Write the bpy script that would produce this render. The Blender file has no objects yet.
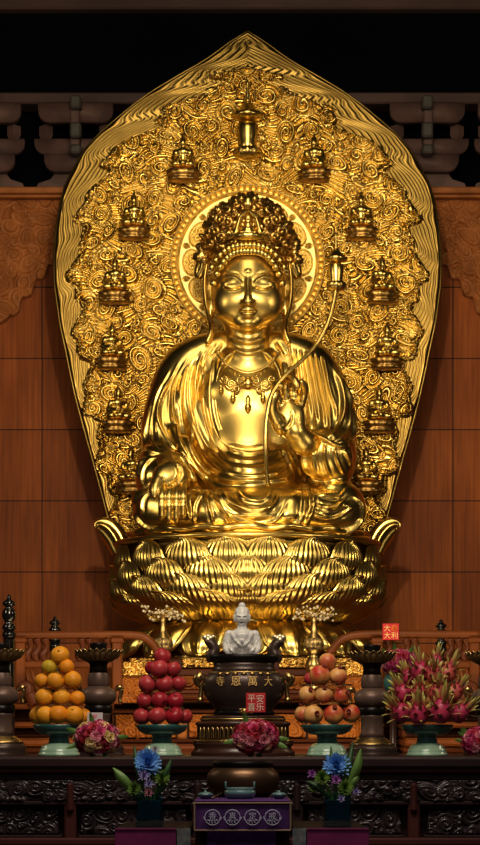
import bpy, math, random
import numpy as np
from mathutils import Vector, Matrix
PI = math.pi
rng = np.random.default_rng(7); random.seed(7)
scene = bpy.context.scene
COL = scene.collection
# ------------------------------------------------------------------ camera space helpers
CAMY, FPX, CX, HZ, ZC = -20.0, 2000.0, 247.5, 745.0, 1.6
def S(Y): return FPX / (Y - CAMY)                       # pixels of the photograph per metre at depth Y
def Q(px, py, Y): s = S(Y); return np.array([(px - CX) / s, Y, ZC + (HZ - py) / s])
def proj(V): s = FPX / (V[:, 1] - CAMY); return CX + V[:, 0] * s, HZ - (V[:, 2] - ZC) * s
# ------------------------------------------------------------------ object helpers
WLOC = {}
def link(o): COL.objects.link(o); return o
def tag(o, label=None, cat=None, group=None, kind=None):
    if label: o['label'] = label
    if cat: o['category'] = cat
    if group: o['group'] = group
    if kind: o['kind'] = kind
    return o
def thing(name, loc, label, cat, group=None):
    o = link(bpy.data.objects.new(name, None)); o.location = [float(c) for c in loc]
    o.empty_display_size = .1
    WLOC[o.name] = np.array(loc, float)
    return tag(o, label, cat, group)
def mesh_data(name, V, F, mats, smooth=True, fmat=None):
    me = bpy.data.meshes.new(name)
    V = np.asarray(V, np.float32)
    if isinstance(F, np.ndarray) and F.ndim == 2:
        n, k = F.shape
        me.vertices.add(len(V)); me.vertices.foreach_set('co', V.ravel())
        me.loops.add(n * k); me.loops.foreach_set('vertex_index', F.astype(np.int32).ravel())
        me.polygons.add(n); me.polygons.foreach_set('loop_start', np.arange(0, n * k, k, dtype=np.int32))
        me.update(calc_edges=True); me.validate()
    else:
        me.from_pydata(V.tolist(), [], [tuple(int(i) for i in f) for f in F]); me.update()
    if not isinstance(mats, (list, tuple)): mats = [mats]
    for m in mats: me.materials.append(m)
    if fmat is not None: me.polygons.foreach_set('material_index', np.asarray(fmat, np.int32))
    me.polygons.foreach_set('use_smooth', np.full(len(me.polygons), bool(smooth)))
    return me
def mk(name, VF, mat, parent=None, smooth=True, label=None, origin=None, fmat=None):
    """one mesh object; VF in world coordinates"""
    V, F = VF; V = np.asarray(V, float)
    if parent is not None: base = WLOC[parent.name]
    else: base = np.array(origin, float) if origin is not None else np.array([V[:, 0].mean(), V[:, 1].mean(), V[:, 2].min()])
    o = link(bpy.data.objects.new(name, mesh_data(name, V - base, F, mat, smooth, fmat)))
    if parent is not None: o.parent = parent; WLOC[o.name] = base
    else: o.location = base; WLOC[o.name] = base
    if label: o['label'] = label
    return o
def inst(src, parent, M=None, name=None):
    """copy of a part sharing mesh data, placed under parent"""
    o = src.copy(); link(o); o.parent = parent
    if M is not None: o.matrix_local = M
    WLOC[o.name] = WLOC[parent.name]
    return o
def copy_tree(o, loc=None, rz=None, parent=None, scale=None):
    c = o.copy(); link(c); c.parent = parent
    if loc is not None: c.location = [float(v) for v in loc]
    if rz is not None: c.rotation_euler = (0, 0, rz)
    if scale is not None: c.scale = (scale,) * 3
    for ch in list(o.children): copy_tree(ch, parent=c)
    return c
def struct(name, VF, mat, smooth=False): return tag(mk(name, VF, mat, smooth=smooth), kind='structure')
# ------------------------------------------------------------------ shape helpers (V, F)
def join(*vfs):
    V, F, n = [], [], 0
    for v, f in vfs:
        V.append(np.asarray(v, float)); F += [tuple(int(i) + n for i in q) for q in f]; n += len(v)
    return np.concatenate(V), F
def box(c, s, bev=0.0, rz=0.0):
    """bevelled box: centre, full size"""
    hx, hy, hz = [a / 2 for a in s]; b = min(bev, hx * .9, hy * .9, hz * .9)
    if b <= 0:
        V = np.array([(x, y, z) for x in (-hx, hx) for y in (-hy, hy) for z in (-hz, hz)])
        F = [(0, 1, 3, 2), (4, 6, 7, 5), (0, 4, 5, 1), (2, 3, 7, 6), (0, 2, 6, 4), (1, 5, 7, 3)]
    else:
        V, ix = [], {}
        for sx in (-1, 1):
            for sy in (-1, 1):
                for sz in (-1, 1):
                    for a, p in enumerate(((hx, hy - b, hz - b), (hx - b, hy, hz - b), (hx - b, hy - b, hz))):
                        ix[(sx, sy, sz, a)] = len(V); V.append((sx * p[0], sy * p[1], sz * p[2]))
        V = np.array(V); F = []
        for a in range(3):
            for s_ in (-1, 1):
                o = [(-1, -1), (1, -1), (1, 1), (-1, 1)]
                q = []
                for u, v in o:
                    k = [0, 0, 0]; k[a] = s_; k[(a + 1) % 3] = u; k[(a + 2) % 3] = v
                    q.append(ix[(*k, a)])
                F.append(tuple(q if s_ > 0 else q[::-1]))
        for a in range(3):
            b1, b2 = (a + 1) % 3, (a + 2) % 3
            for u in (-1, 1):
                for v in (-1, 1):
                    k1 = [0, 0, 0]; k1[a] = -1; k1[b1] = u; k1[b2] = v
                    k2 = list(k1); k2[a] = 1
                    q = [ix[(*k1, b1)], ix[(*k2, b1)], ix[(*k2, b2)], ix[(*k1, b2)]]
                    F.append(tuple(q if u * v < 0 else q[::-1]))
        for k in [(x, y, z) for x in (-1, 1) for y in (-1, 1) for z in (-1, 1)]:
            q = [ix[(*k, 0)], ix[(*k, 1)], ix[(*k, 2)]]
            F.append(tuple(q if k[0] * k[1] * k[2] > 0 else q[::-1]))
    if rz:
        cr, sr = math.cos(rz), math.sin(rz); V = V @ np.array([[cr, sr, 0], [-sr, cr, 0], [0, 0, 1]])
    return V + np.array(c, float), F
def lathe(c, prof, seg=40, sx=1.0, sy=1.0, wob=None, cap=True):
    """prof: list of (radius, z) from bottom to top, about the vertical axis through c"""
    V, F = [], []
    th = np.arange(seg) * 2 * PI / seg
    for j, (r, z) in enumerate(prof):
        rr = r * (1 + (wob(th, j) if wob else 0))
        V.append(np.stack([c[0] + rr * np.cos(th) * sx, c[1] + rr * np.sin(th) * sy, np.full(seg, c[2] + z)], 1))
    V = np.concatenate(V); n = len(prof)
    for j in range(n - 1):
        for i in range(seg):
            F.append((j * seg + i, j * seg + (i + 1) % seg, (j + 1) * seg + (i + 1) % seg, (j + 1) * seg + i))
    if cap:
        F.append(tuple(range(seg))[::-1]); F.append(tuple((n - 1) * seg + i for i in range(seg)))
    return V, F
def lathe_px(cx, Y, pts, seg=40, sy=1.0):
    """pts: (half width px, row px) measured on the photograph"""
    s = S(Y); c = Q(cx, HZ, Y)
    pr = sorted([(hw / s, (HZ - y) / s) for hw, y in pts], key=lambda t: 0)
    if pr[0][1] > pr[-1][1]: pr = pr[::-1]
    return lathe(c, pr, seg, sy=sy)
def crom(P, n=8):
    P = np.asarray(P, float)
    if len(P) < 3: return np.array([P[0] + (P[-1] - P[0]) * t for t in np.linspace(0, 1, n + 1)])
    E = np.vstack([2 * P[0] - P[1], P, 2 * P[-1] - P[-2]]); out = []
    for i in range(1, len(E) - 2):
        for t in np.arange(n) / n:
            a, b, c_, d = E[i - 1], E[i], E[i + 1], E[i + 2]
            out.append(.5 * ((2 * b) + (-a + c_) * t + (2 * a - 5 * b + 4 * c_ - d) * t * t + (-a + 3 * b - 3 * c_ + d) * t ** 3))
    out.append(P[-1]); return np.array(out)
def tube(P, R, seg=10, n=6, cap=True, flat=1.0, up=None):
    P = np.asarray(P, float); R = np.full(len(P), R) if np.isscalar(R) else np.asarray(R, float)
    if n > 1:
        C = crom(np.column_stack([P, R]), n); P, R = C[:, :3], np.maximum(C[:, 3], 1e-4)
    T = np.gradient(P, axis=0); T /= np.linalg.norm(T, axis=1)[:, None] + 1e-9
    a = np.array([0, 0, 1.]) if abs(T[0][2]) < .9 else np.array([1., 0, 0])
    if up is not None: a = np.array(up, float)
    N = a - T[0] * (a @ T[0]); N /= np.linalg.norm(N); V = []
    th = np.arange(seg) * 2 * PI / seg
    for i in range(len(P)):
        N = N - T[i] * (N @ T[i]); N /= np.linalg.norm(N) + 1e-9; B = np.cross(T[i], N)
        V.append(P[i] + R[i] * (np.cos(th)[:, None] * N * flat + np.sin(th)[:, None] * B))
    V = np.concatenate(V); F = []
    for j in range(len(P) - 1):
        for i in range(seg): F.append((j * seg + i, j * seg + (i + 1) % seg, (j + 1) * seg + (i + 1) % seg, (j + 1) * seg + i))
    if cap: F.append(tuple(range(seg))[::-1]); F.append(tuple((len(P) - 1) * seg + i for i in range(seg)))
    return V, F
def ball(c, r, seg=16, rings=10, f=None):
    r = np.array([r] * 3 if np.isscalar(r) else r, float); V = [(0, 0, -1)]; F = []
    for j in range(1, rings):
        p = -PI / 2 + PI * j / rings
        for i in range(seg): t = 2 * PI * i / seg; V.append((math.cos(p) * math.cos(t), math.cos(p) * math.sin(t), math.sin(p)))
    V.append((0, 0, 1)); V = np.array(V)
    for i in range(seg): F.append((0, 1 + (i + 1) % seg, 1 + i)); F.append((len(V) - 1, 1 + (rings - 2) * seg + i, 1 + (rings - 2) * seg + (i + 1) % seg))
    for j in range(rings - 2):
        for i in range(seg): F.append((1 + j * seg + i, 1 + j * seg + (i + 1) % seg, 1 + (j + 1) * seg + (i + 1) % seg, 1 + (j + 1) * seg + i))
    if f is not None: V = f(V)
    return V * r + np.array(c, float), F
def gridF(nu, nv, flip=False):
    i = np.arange(nu * nv).reshape(nu, nv)
    F = np.stack([i[:-1, :-1], i[1:, :-1], i[1:, 1:], i[:-1, 1:]], -1).reshape(-1, 4)
    return F[:, ::-1] if flip else F
def prism(outline, y0, y1):
    """outline in (x, z), counter-clockwise seen from the camera side (-Y)"""
    n = len(outline); V = [(x, y0, z) for x, z in outline] + [(x, y1, z) for x, z in outline]
    F = [tuple(range(n)), tuple(range(2 * n - 1, n - 1, -1))] + [(i, i + n, (i + 1) % n + n, (i + 1) % n) for i in range(n)]
    return np.array(V, float), F
# ------------------------------------------------------------------ implicit surface modelling
class Field:
    def __init__(s, lo, hi, h):
        s.h = h; s.lo = np.array(lo, float); n = np.ceil((np.array(hi) - s.lo) / h).astype(int) + 1
        s.F = np.full(n, 1.0, np.float32); s.n = n
    def slab(s, lo, hi):
        a = np.clip(np.floor((np.array(lo) - s.lo) / s.h).astype(int), 0, s.n); b = np.clip(np.ceil((np.array(hi) - s.lo) / s.h).astype(int) + 1, 0, s.n)
        sl = tuple(slice(i, j) for i, j in zip(a, b))
        X = [(s.lo[k] + s.h * np.arange(a[k], b[k])).astype(np.float32) for k in range(3)]
        return sl, X[0][:, None, None], X[1][None, :, None], X[2][None, None, :]
    def put(s, sl, d, k, op):
        A = s.F[sl]
        if A.size == 0: return
        if op == 'sub': d = -d; A2 = -A; d2 = -d; 
        if op == 'add':
            h = np.clip(.5 + .5 * (d - A) / k, 0, 1); s.F[sl] = d * (1 - h) + A * h - k * h * (1 - h)
        else:
            h = np.clip(.5 - .5 * (d - A) / k, 0, 1); s.F[sl] = d * (1 - h) + A * h + k * h * (1 - h)
    def ell(s, c, r, k=.05, op='add', rot=None):
        c = np.array(c, float); r = np.array([r] * 3 if np.isscalar(r) else r, float); m = k + .03
        R = np.max(r) if rot is not None else r
        sl, X, Y, Z = s.slab(c - R - m, c + R + m); X, Y, Z = X - c[0], Y - c[1], Z - c[2]
        if rot is not None:
            ax, an = rot; ca, sa = math.cos(an), math.sin(an)
            if ax == 'y': X, Z = X * ca + Z * sa, -X * sa + Z * ca
            elif ax == 'x': Y, Z = Y * ca + Z * sa, -Y * sa + Z * ca
            else: X, Y = X * ca + Y * sa, -X * sa + Y * ca
        k0 = np.sqrt((X / r[0]) ** 2 + (Y / r[1]) ** 2 + (Z / r[2]) ** 2); k1 = np.sqrt((X / r[0] ** 2) ** 2 + (Y / r[1] ** 2) ** 2 + (Z / r[2] ** 2) ** 2) + 1e-6
        s.put(sl, k0 * (k0 - 1) / k1, k, op)
    def cone(s, a, b, ra, rb, k=.05, op='add'):
        a = np.array(a, float); b = np.array(b, float); m = max(ra, rb) + k + .03
        sl, X, Y, Z = s.slab(np.minimum(a, b) - m, np.maximum(a, b) + m); ba = b - a
        t = np.clip(((X - a[0]) * ba[0] + (Y - a[1]) * ba[1] + (Z - a[2]) * ba[2]) / (ba @ ba + 1e-9), 0, 1)
        d = np.sqrt((X - a[0] - t * ba[0]) ** 2 + (Y - a[1] - t * ba[1]) ** 2 + (Z - a[2] - t * ba[2]) ** 2) - (ra + (rb - ra) * t)
        s.put(sl, d, k, op)
    def chain(s, P, R, k=.03, op='add', n=0):
        P = np.array(P, float); R = np.array([R] * len(P) if np.isscalar(R) else R, float)
        if n: C = crom(np.column_stack([P, R]), n); P, R = C[:, :3], C[:, 3]
        for i in range(len(P) - 1): s.cone(P[i], P[i + 1], R[i], R[i + 1], k, op)
    def mesh(s):
        F = s.F; I = F < 0; c = np.zeros(np.array(F.shape) - 1, np.uint8)
        cor = [(i, j, k) for i in (0, 1) for j in (0, 1) for k in (0, 1)]
        def sh(A, o): return A[o[0]:A.shape[0] - 1 + o[0], o[1]:A.shape[1] - 1 + o[1], o[2]:A.shape[2] - 1 + o[2]]
        for o in cor: c += sh(I, o)
        act = (c > 0) & (c < 8); idx = np.full(c.shape, -1, np.int32); ijk = np.argwhere(act); idx[act] = np.arange(len(ijk))
        acc = np.zeros((len(ijk), 3)); cnt = np.zeros(len(ijk))
        for a in cor:
            for ax in range(3):
                if a[ax]: continue
                b = list(a); b[ax] = 1
                fa = F[ijk[:, 0] + a[0], ijk[:, 1] + a[1], ijk[:, 2] + a[2]]; fb = F[ijk[:, 0] + b[0], ijk[:, 1] + b[1], ijk[:, 2] + b[2]]
                m = (fa < 0) != (fb < 0); t = np.where(m, fa / np.where(m, fa - fb, 1), 0); p = np.tile(np.array(a, float), (len(ijk), 1)); p[:, ax] += t
                acc += p * m[:, None]; cnt += m
        V = (ijk + acc / cnt[:, None]) * s.h + s.lo; Fs = []
        for ax in range(3):
            sa = [slice(None)] * 3; sb = [slice(None)] * 3; sa[ax] = slice(0, -1); sb[ax] = slice(1, None)
            A, B = I[tuple(sa)], I[tuple(sb)]; u, v = (ax + 1) % 3, (ax + 2) % 3
            for sign, M in ((1, A & ~B), (-1, ~A & B)):
                P = np.argwhere(M); ok = (P[:, u] > 0) & (P[:, v] > 0) & (P[:, u] < c.shape[u]) & (P[:, v] < c.shape[v]); P = P[ok]
                eu = np.zeros(3, int); eu[u] = 1; ev = np.zeros(3, int); ev[v] = 1
                q = np.stack([idx[tuple((P - d).T)] for d in (eu + ev, ev, 0 * ev, eu)], 1)
                Fs.append(q if sign > 0 else q[:, ::-1])
        return V, np.concatenate(Fs)
def vnormals(V, F):
    a, b, c, d = [V[F[:, i]] for i in range(4)]; n = np.cross(c - a, d - b); N = np.zeros_like(V)
    for i in range(4):
        for k in range(3): N[:, k] += np.bincount(F[:, i], n[:, k], len(V))
    return N / (np.linalg.norm(N, axis=1)[:, None] + 1e-9)
def laplace(V, F, it=1, w=.5):
    for _ in range(it):
        A = np.zeros_like(V); C = np.zeros(len(V))
        for i in range(4):
            j = F[:, (i + 1) % 4]
            for k in range(3): A[:, k] += np.bincount(F[:, i], V[j, k], len(V))
            C += np.bincount(F[:, i], minlength=len(V))
        V = V * (1 - w) + w * A / C[:, None]
    return V
def polydist(px, py, P):
    P = crom(np.asarray(P, float), 5); D = np.full(len(px), 1e9); T = np.zeros(len(px)); n = len(P) - 1
    for i in range(n):
        a, b = P[i], P[i + 1]; ba = b - a; t = np.clip(((px - a[0]) * ba[0] + (py - a[1]) * ba[1]) / (ba @ ba + 1e-9), 0, 1)
        d = np.hypot(px - a[0] - t * ba[0], py - a[1] - t * ba[1]); m = d < D; D[m] = d[m]; T[m] = (i + t[m]) / n
    return D, T
def folds(V, F, lines, front=.15, ymax=9):
    """raise cloth folds along lines given on the front view: (points, width px, height m)"""
    N = vnormals(V, F); px, py = proj(V); w_ = np.clip((front - N[:, 1]) / .3, 0, 1) * (V[:, 1] < ymax); H = np.zeros(len(V))
    for P, w, a in lines:
        P = np.asarray(P, float); m = (px > P[:, 0].min() - 4 * w) & (px < P[:, 0].max() + 4 * w) & (py > P[:, 1].min() - 4 * w) & (py < P[:, 1].max() + 4 * w) & (w_ > 0)
        ii = np.nonzero(m)[0]
        if not len(ii): continue
        D, T = polydist(px[ii], py[ii], P); taper = np.clip(np.minimum(T / .15, (1 - T) / .3), 0, 1)
        H[ii] += a * taper * (np.exp(-(D / w) ** 2) - .3 * np.exp(-((D - 2.1 * w) / (1.4 * w)) ** 2))
    return V + N * (H * w_)[:, None]
# ------------------------------------------------------------------ materials
def mat(name, c1, c2=None, scale=8.0, rough=.5, metal=0.0, bump=0.0, bscale=None, coat=0.0, trans=0.0, stretch=(1, 1, 1), spec=.5, lo=.35, hi=.65, ior=1.45, detail=4.0, rvar=0.0):
    m = bpy.data.materials.new(name); m.use_nodes = True; nt = m.node_tree; N, L = nt.nodes, nt.links; b = N['Principled BSDF']
    b.inputs['Base Color'].default_value = (*c1, 1); b.inputs['Roughness'].default_value = rough; b.inputs['Metallic'].default_value = metal
    b.inputs['Coat Weight'].default_value = coat; b.inputs['Coat Roughness'].default_value = .15; b.inputs['Transmission Weight'].default_value = trans
    b.inputs['Specular IOR Level'].default_value = spec; b.inputs['IOR'].default_value = ior
    if c2 or bump or rvar:
        tc = N.new('ShaderNodeTexCoord'); mp = N.new('ShaderNodeMapping'); mp.inputs['Scale'].default_value = stretch; L.new(tc.outputs['Object'], mp.inputs['Vector'])
    if c2 or rvar:
        nz = N.new('ShaderNodeTexNoise'); nz.inputs['Scale'].default_value = scale; nz.inputs['Detail'].default_value = detail; L.new(mp.outputs[0], nz.inputs['Vector'])
    if c2:
        rp = N.new('ShaderNodeValToRGB'); rp.color_ramp.elements[0].position = lo; rp.color_ramp.elements[1].position = hi
        rp.color_ramp.elements[0].color = (*c1, 1); rp.color_ramp.elements[1].color = (*c2, 1)
        L.new(nz.outputs['Fac'], rp.inputs[0]); L.new(rp.outputs[0], b.inputs['Base Color'])
    if rvar:
        mr = N.new('ShaderNodeMapRange'); mr.inputs['To Min'].default_value = rough - rvar; mr.inputs['To Max'].default_value = rough + rvar
        L.new(nz.outputs['Fac'], mr.inputs['Value']); L.new(mr.outputs[0], b.inputs['Roughness'])
    if bump:
        n2 = N.new('ShaderNodeTexNoise'); n2.inputs['Scale'].default_value = bscale or scale * 2; n2.inputs['Detail'].default_value = 3; L.new(mp.outputs[0], n2.inputs['Vector'])
        bp = N.new('ShaderNodeBump'); bp.inputs['Strength'].default_value = bump; bp.inputs['Distance'].default_value = .01; L.new(n2.outputs['Fac'], bp.inputs['Height']); L.new(bp.outputs[0], b.inputs['Normal'])
    return m
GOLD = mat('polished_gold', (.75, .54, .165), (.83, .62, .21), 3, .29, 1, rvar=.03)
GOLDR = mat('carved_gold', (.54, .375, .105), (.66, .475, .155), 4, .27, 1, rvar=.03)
GOLDF = mat('shaded_gold', (.31, .20, .055), (.42, .28, .08), 4, .34, 1, rvar=.03)  # flame border's dim reflection put into a darker gold base colour
GOLDS = mat('satin_gold', (.75, .54, .165), (.83, .62, .21), 3, .35, 1, rvar=.03)
GOLDL = mat('pale_gold', (.90, .70, .28), None, rough=.46, metal=1)
GOLDD = mat('dull_dark_gold', (.42, .25, .08), (.62, .38, .12), 6, .4, 1)
# ------------------------------------------------------------------ camera
cam = bpy.data.cameras.new('camera'); co = link(bpy.data.objects.new('camera', cam)); co.location = (0, CAMY, ZC); co.rotation_euler = (PI / 2, 0, 0)
cam.sensor_fit = 'VERTICAL'; cam.sensor_height = 24; cam.sensor_width = 24; cam.lens = FPX / 845 * 24
cam.shift_x = -(CX - 240) / 845; cam.shift_y = (HZ - 422.5) / 845; cam.clip_end = 100
scene.camera = co
# ------------------------------------------------------------------ light
def area(name, loc, aim, sx, sy, power, col):
    l = bpy.data.lights.new(name, 'AREA'); l.shape = 'RECTANGLE'; l.size = sx; l.size_y = sy; l.energy = power; l.color = col
    o = link(bpy.data.objects.new(name, l)); o.location = loc; o.rotation_euler = (Vector(aim) - Vector(loc)).to_track_quat('-Z', 'Y').to_euler(); return o
def spot(name, loc, aim, ang, power, col, r=.15, blend=.6):
    l = bpy.data.lights.new(name, 'SPOT'); l.spot_size = math.radians(ang); l.spot_blend = blend; l.energy = power; l.color = col; l.shadow_soft_size = r
    o = link(bpy.data.objects.new(name, l)); o.location = loc; o.rotation_euler = (Vector(aim) - Vector(loc)).to_track_quat('-Z', 'Y').to_euler(); return o
scene.view_settings.view_transform = 'Standard'; scene.view_settings.look = 'None'; scene.view_settings.exposure = .22; scene.view_settings.gamma = .86
WARM = (1.0, .85, .58)
area('hall_front_light', (0, -9.0, 7.6), (0, 0, 3.6), 3.0, 1.2, 125, WARM)
area('overhead_fill', (0, -5.2, 9.3), (0, 0, 4.8), 2.8, 2.4, 75, WARM)  # added overhead fill so the nose ridge and shoulder tops catch light
area('hall_side_light', (-6.0, -6.0, 5.6), (0, 0, 3.2), .9, 2.6, 85, WARM)
area('hall_side_light', (6.0, -6.0, 5.6), (0, 0, 3.2), .9, 2.6, 85, WARM)
spot('statue_spotlight', (0, -11.5, 6.2), (0, .6, 3.9), 50, 1050, (1, .86, .60), .12)
area('altar_uplight', (0, -4.2, .75), (0, 0, 2.6), 4.2, .7, 55, (1, .80, .48))
area('altar_downlight', (0, -12.2, 6.0), (0, -8, 1.8), 3.4, .9, 190, (1, .88, .72))
area('altar_front_fill', (0, -14, 4.5), (0, -9.5, 1.4), 3.2, .5, 24, (1, .86, .78))  # added fill that brightens the dim carved front of the table
w = bpy.data.worlds.new('hall'); scene.world = w; w.use_nodes = True
bg = w.node_tree.nodes['Background']; bg.inputs[0].default_value = (.9, .62, .42, 1); bg.inputs[1].default_value = .012
# ------------------------------------------------------------------ the setting
def wall_mat():
    m = mat('wood_wall_panels', (.34, .088, .015), (.56, .165, .030), 2.2, .5, 0, 0, stretch=(1, 1, .35), lo=.3, hi=.7, spec=.2)
    nt = m.node_tree; N, L = nt.nodes, nt.links; b = N['Principled BSDF']
    tc = N.new('ShaderNodeTexCoord'); sp = N.new('ShaderNodeSeparateXYZ'); cb = N.new('ShaderNodeCombineXYZ'); L.new(tc.outputs['Object'], sp.inputs[0])
    ax = N.new('ShaderNodeMath'); ax.operation = 'ADD'; ax.inputs[1].default_value = 2.28; L.new(sp.outputs[0], ax.inputs[0])
    az = N.new('ShaderNodeMath'); az.operation = 'ADD'; az.inputs[1].default_value = -4.31 + .79 * 6; L.new(sp.outputs[2], az.inputs[0])
    L.new(ax.outputs[0], cb.inputs[0]); L.new(az.outputs[0], cb.inputs[1])
    br = N.new('ShaderNodeTexBrick'); br.offset = 0; br.inputs['Scale'].default_value = 1; br.inputs['Mortar Size'].default_value = .007; br.inputs['Mortar Smooth'].default_value = .3
    br.inputs['Brick Width'].default_value = 2.28; br.inputs['Row Height'].default_value = .79; L.new(cb.outputs[0], br.inputs['Vector'])
    br.inputs['Color1'].default_value = (1, 1, 1, 1); br.inputs['Color2'].default_value = (.72, .68, .66, 1); br.inputs['Mortar'].default_value = (.1, .08, .07, 1)
    old = [l for l in L if l.to_socket == b.inputs['Base Color']][0].from_socket
    # fine vertical grain
    mp = N.new('ShaderNodeMapping'); mp.inputs['Scale'].default_value = (30, 30, 1.3); L.new(tc.outputs['Object'], mp.inputs[0])
    g = N.new('ShaderNodeTexNoise'); g.inputs['Scale'].default_value = 1; g.inputs['Detail'].default_value = 5; L.new(mp.outputs[0], g.inputs['Vector'])
    r = N.new('ShaderNodeValToRGB'); r.color_ramp.elements[0].position = .3; r.color_ramp.elements[1].position = .7; r.color_ramp.elements[0].color = (.62, .6, .58, 1); L.new(g.outputs['Fac'], r.inputs[0])
    m1 = N.new('ShaderNodeMix'); m1.data_type = 'RGBA'; m1.blend_type = 'MULTIPLY'; m1.inputs[0].default_value = 1; L.new(old, m1.inputs[6]); L.new(r.outputs[0], m1.inputs[7])
    m2 = N.new('ShaderNodeMix'); m2.data_type = 'RGBA'; m2.blend_type = 'MULTIPLY'; m2.inputs[0].default_value = 1; L.new(m1.outputs[2], m2.inputs[6]); L.new(br.outputs['Color'], m2.inputs[7])
    L.new(m2.outputs[2], b.inputs['Base Color']); return m
WALL = wall_mat()
WOODC = mat('carved_wood', (.34, .12, .032), (.50, .19, .055), 5, .45, 0, spec=.3)
WOODB = mat('bracket_wood', (.115, .066, .058), (.19, .105, .088), 4, .6, 0, bump=.2, bscale=12)
WOODBG = mat('bracket_block_wood', (.075, .066, .055), (.115, .10, .085), 6, .6)
VOID = mat('unlit_void', (.002, .002, .004), None, rough=.9, spec=.1)  # near-black colour standing in for the unlit space under the roof
BEAM = mat('beam_wood', (.075, .04, .035), (.11, .06, .05), 3, .55, stretch=(.3, 1, 1))
RAILW = mat('red_brown_wood', (.13, .036, .008), (.21, .063, .014), 4, .42, 0, spec=.3, stretch=(.4, 1, 1))
PEDW = mat('pedestal_wood', (.085, .022, .008), (.14, .040, .013), 4, .4, 0, spec=.3, stretch=(.4, 1, 1))
PEDC = mat('carved_pedestal_wood', (.30, .095, .014), (.42, .15, .026), 7, .45, 0, spec=.3)
TABW = mat('dark_red_lacquer', (.026, .014, .016), (.045, .020, .020), 3, .45, 0, spec=.3, stretch=(.3, 1, 1))
TABE = mat('table_edge_lacquer', (.055, .015, .014), (.085, .024, .02), 3, .5, 0, spec=.25, stretch=(.3, 1, 1))
FLOOR = mat('stone_floor', (.10, .085, .07), (.15, .13, .11), 1.5, .35)
WY = 2.2
def plane(c, sx, sz):
    x, y, z = c; return np.array([(x - sx / 2, y, z - sz / 2), (x + sx / 2, y, z - sz / 2), (x + sx / 2, y, z + sz / 2), (x - sx / 2, y, z + sz / 2)]), [(0, 1, 2, 3)]
WT = Q(0, 190, WY)[2]
wl = struct('wall_back', box((0, WY + .1, WT / 2), (12, .2, WT)), WALL)
wl['label'] = 'brown wood panelled wall behind the golden statue'
wl.data.transform(Matrix.Translation((0, 0, wl.location.z))); wl.location.z = 0
struct('floor', box((0, -8, -.05), (12, 24.5, .1)), FLOOR)
struct('trim_1', join(box((0, WY - .12, Q(0, 193.5, WY - .12)[2]), (12, .3, .07), .012), box((0, WY - .1, Q(0, 198.5, WY - .1)[2]), (12, .22, .035), .008)), WOODC)
# beam, near-black fascia for the unlit roof space and the strip of ceiling beam over it
z0, z1 = Q(0, 103.5, WY - .35)[2], Q(0, 92, WY - .35)[2]
struct('trim_2', box((0, WY - .2, (z0 + z1) / 2), (12, .3, z1 - z0), .015), BEAM)
z2 = Q(0, 12, WY - .3)[2]
struct('trim_3', box((0, WY - .08, (z1 + z2) / 2), (12, .36, z2 - z1)), VOID)
struct('trim_4', box((0, WY - .15, z2 + .22), (12, .5, .44), .02), BEAM)
zc_ = z2 + .44
struct('ceiling', box((0, -4, zc_ + .06), (12, 12.6, .1)), VOID)
struct('wall_upper', box((0, WY + .12, (WT + zc_) / 2), (12, .2, zc_ - WT)), VOID)
# ------------------------------------------------------------------ carved relief heights
def spiral_relief(px, py, inside, radii, n_try, box_, sp=4.4, seed=3, gap=.93):
    """cloud-scroll carving: packed spirals; returns ridge 0..1, dome 0..1"""
    r_ = np.random.default_rng(seed); C = np.zeros((0, 3))
    for R, nt in zip(radii, n_try):
        for _ in range(nt):
            x, y = r_.uniform(box_[0], box_[1]), r_.uniform(box_[2], box_[3])
            if not inside(x, y): continue
            if len(C) and np.any(np.hypot(C[:, 0] - x, C[:, 1] - y) < (C[:, 2] + R) * gap): continue
            C = np.vstack([C, (x, y, R)])
    ch = r_.choice([-1, 1], len(C)); ph = r_.uniform(0, 6.28, len(C)); spv = r_.uniform(.92, 1.15, len(C)) * sp
    wx = px + 3.6 * np.sin(py / 15.0 + 1.3 + px / 40) + 1.1 * np.sin(px / 6.1 + py / 11); wy = py + 3.6 * np.sin(px / 13.3 - py / 37) + 1.1 * np.cos(py / 5.7 - px / 13)
    an = r_.uniform(0, PI, len(C)); asp = r_.uniform(1.0, 1.45, len(C)); ca, sa = np.cos(an), np.sin(an)
    ridge = np.zeros(len(px)); dome = np.zeros(len(px))
    for a in range(0, len(px), 20000):
        b = slice(a, a + 20000); dx = wx[b, None] - C[None, :, 0]; dy = wy[b, None] - C[None, :, 1]
        dx, dy = (dx * ca + dy * sa) / asp ** .5, (dy * ca - dx * sa) * asp ** .5
        q = np.hypot(dx, dy) / C[None, :, 2]; i = q.argmin(1); k = np.arange(len(i)); qq = q[k, i]; r = qq * C[i, 2]
        th = np.arctan2(dy[k, i], dx[k, i])
        p = 2 * PI * r / spv[i] - ch[i] * th + ph[i]
        ridge[b] = np.abs(np.cos(p / 2)) ** .8
        dome[b] = np.sqrt(np.clip(1 - (qq / 1.35) ** 2, 0, 1))
        if gap > 1:   # wavy cloud bands fill the room between the curls
            X, Y = px[b], py[b]; ph2 = Y + 6 * np.sin(X / 12.0 + .8) + 4.5 * np.sin(X / 23 + Y / 15) + 3 * np.sin(Y / 9.0 - X / 17)
            g = np.clip((qq - 1.0) / .14, 0, 1); ridge[b] = ridge[b] * (1 - g) + g * np.abs(np.cos(PI * ph2 / (1.1 * sp))) ** .8
            dome[b] = dome[b] * (1 - g) + g * .55; k2 = np.clip(np.abs(qq - 1.04) / .07, 0, 1); ridge[b] *= k2; dome[b] *= .6 + .4 * k2
    return ridge, dome
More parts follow.
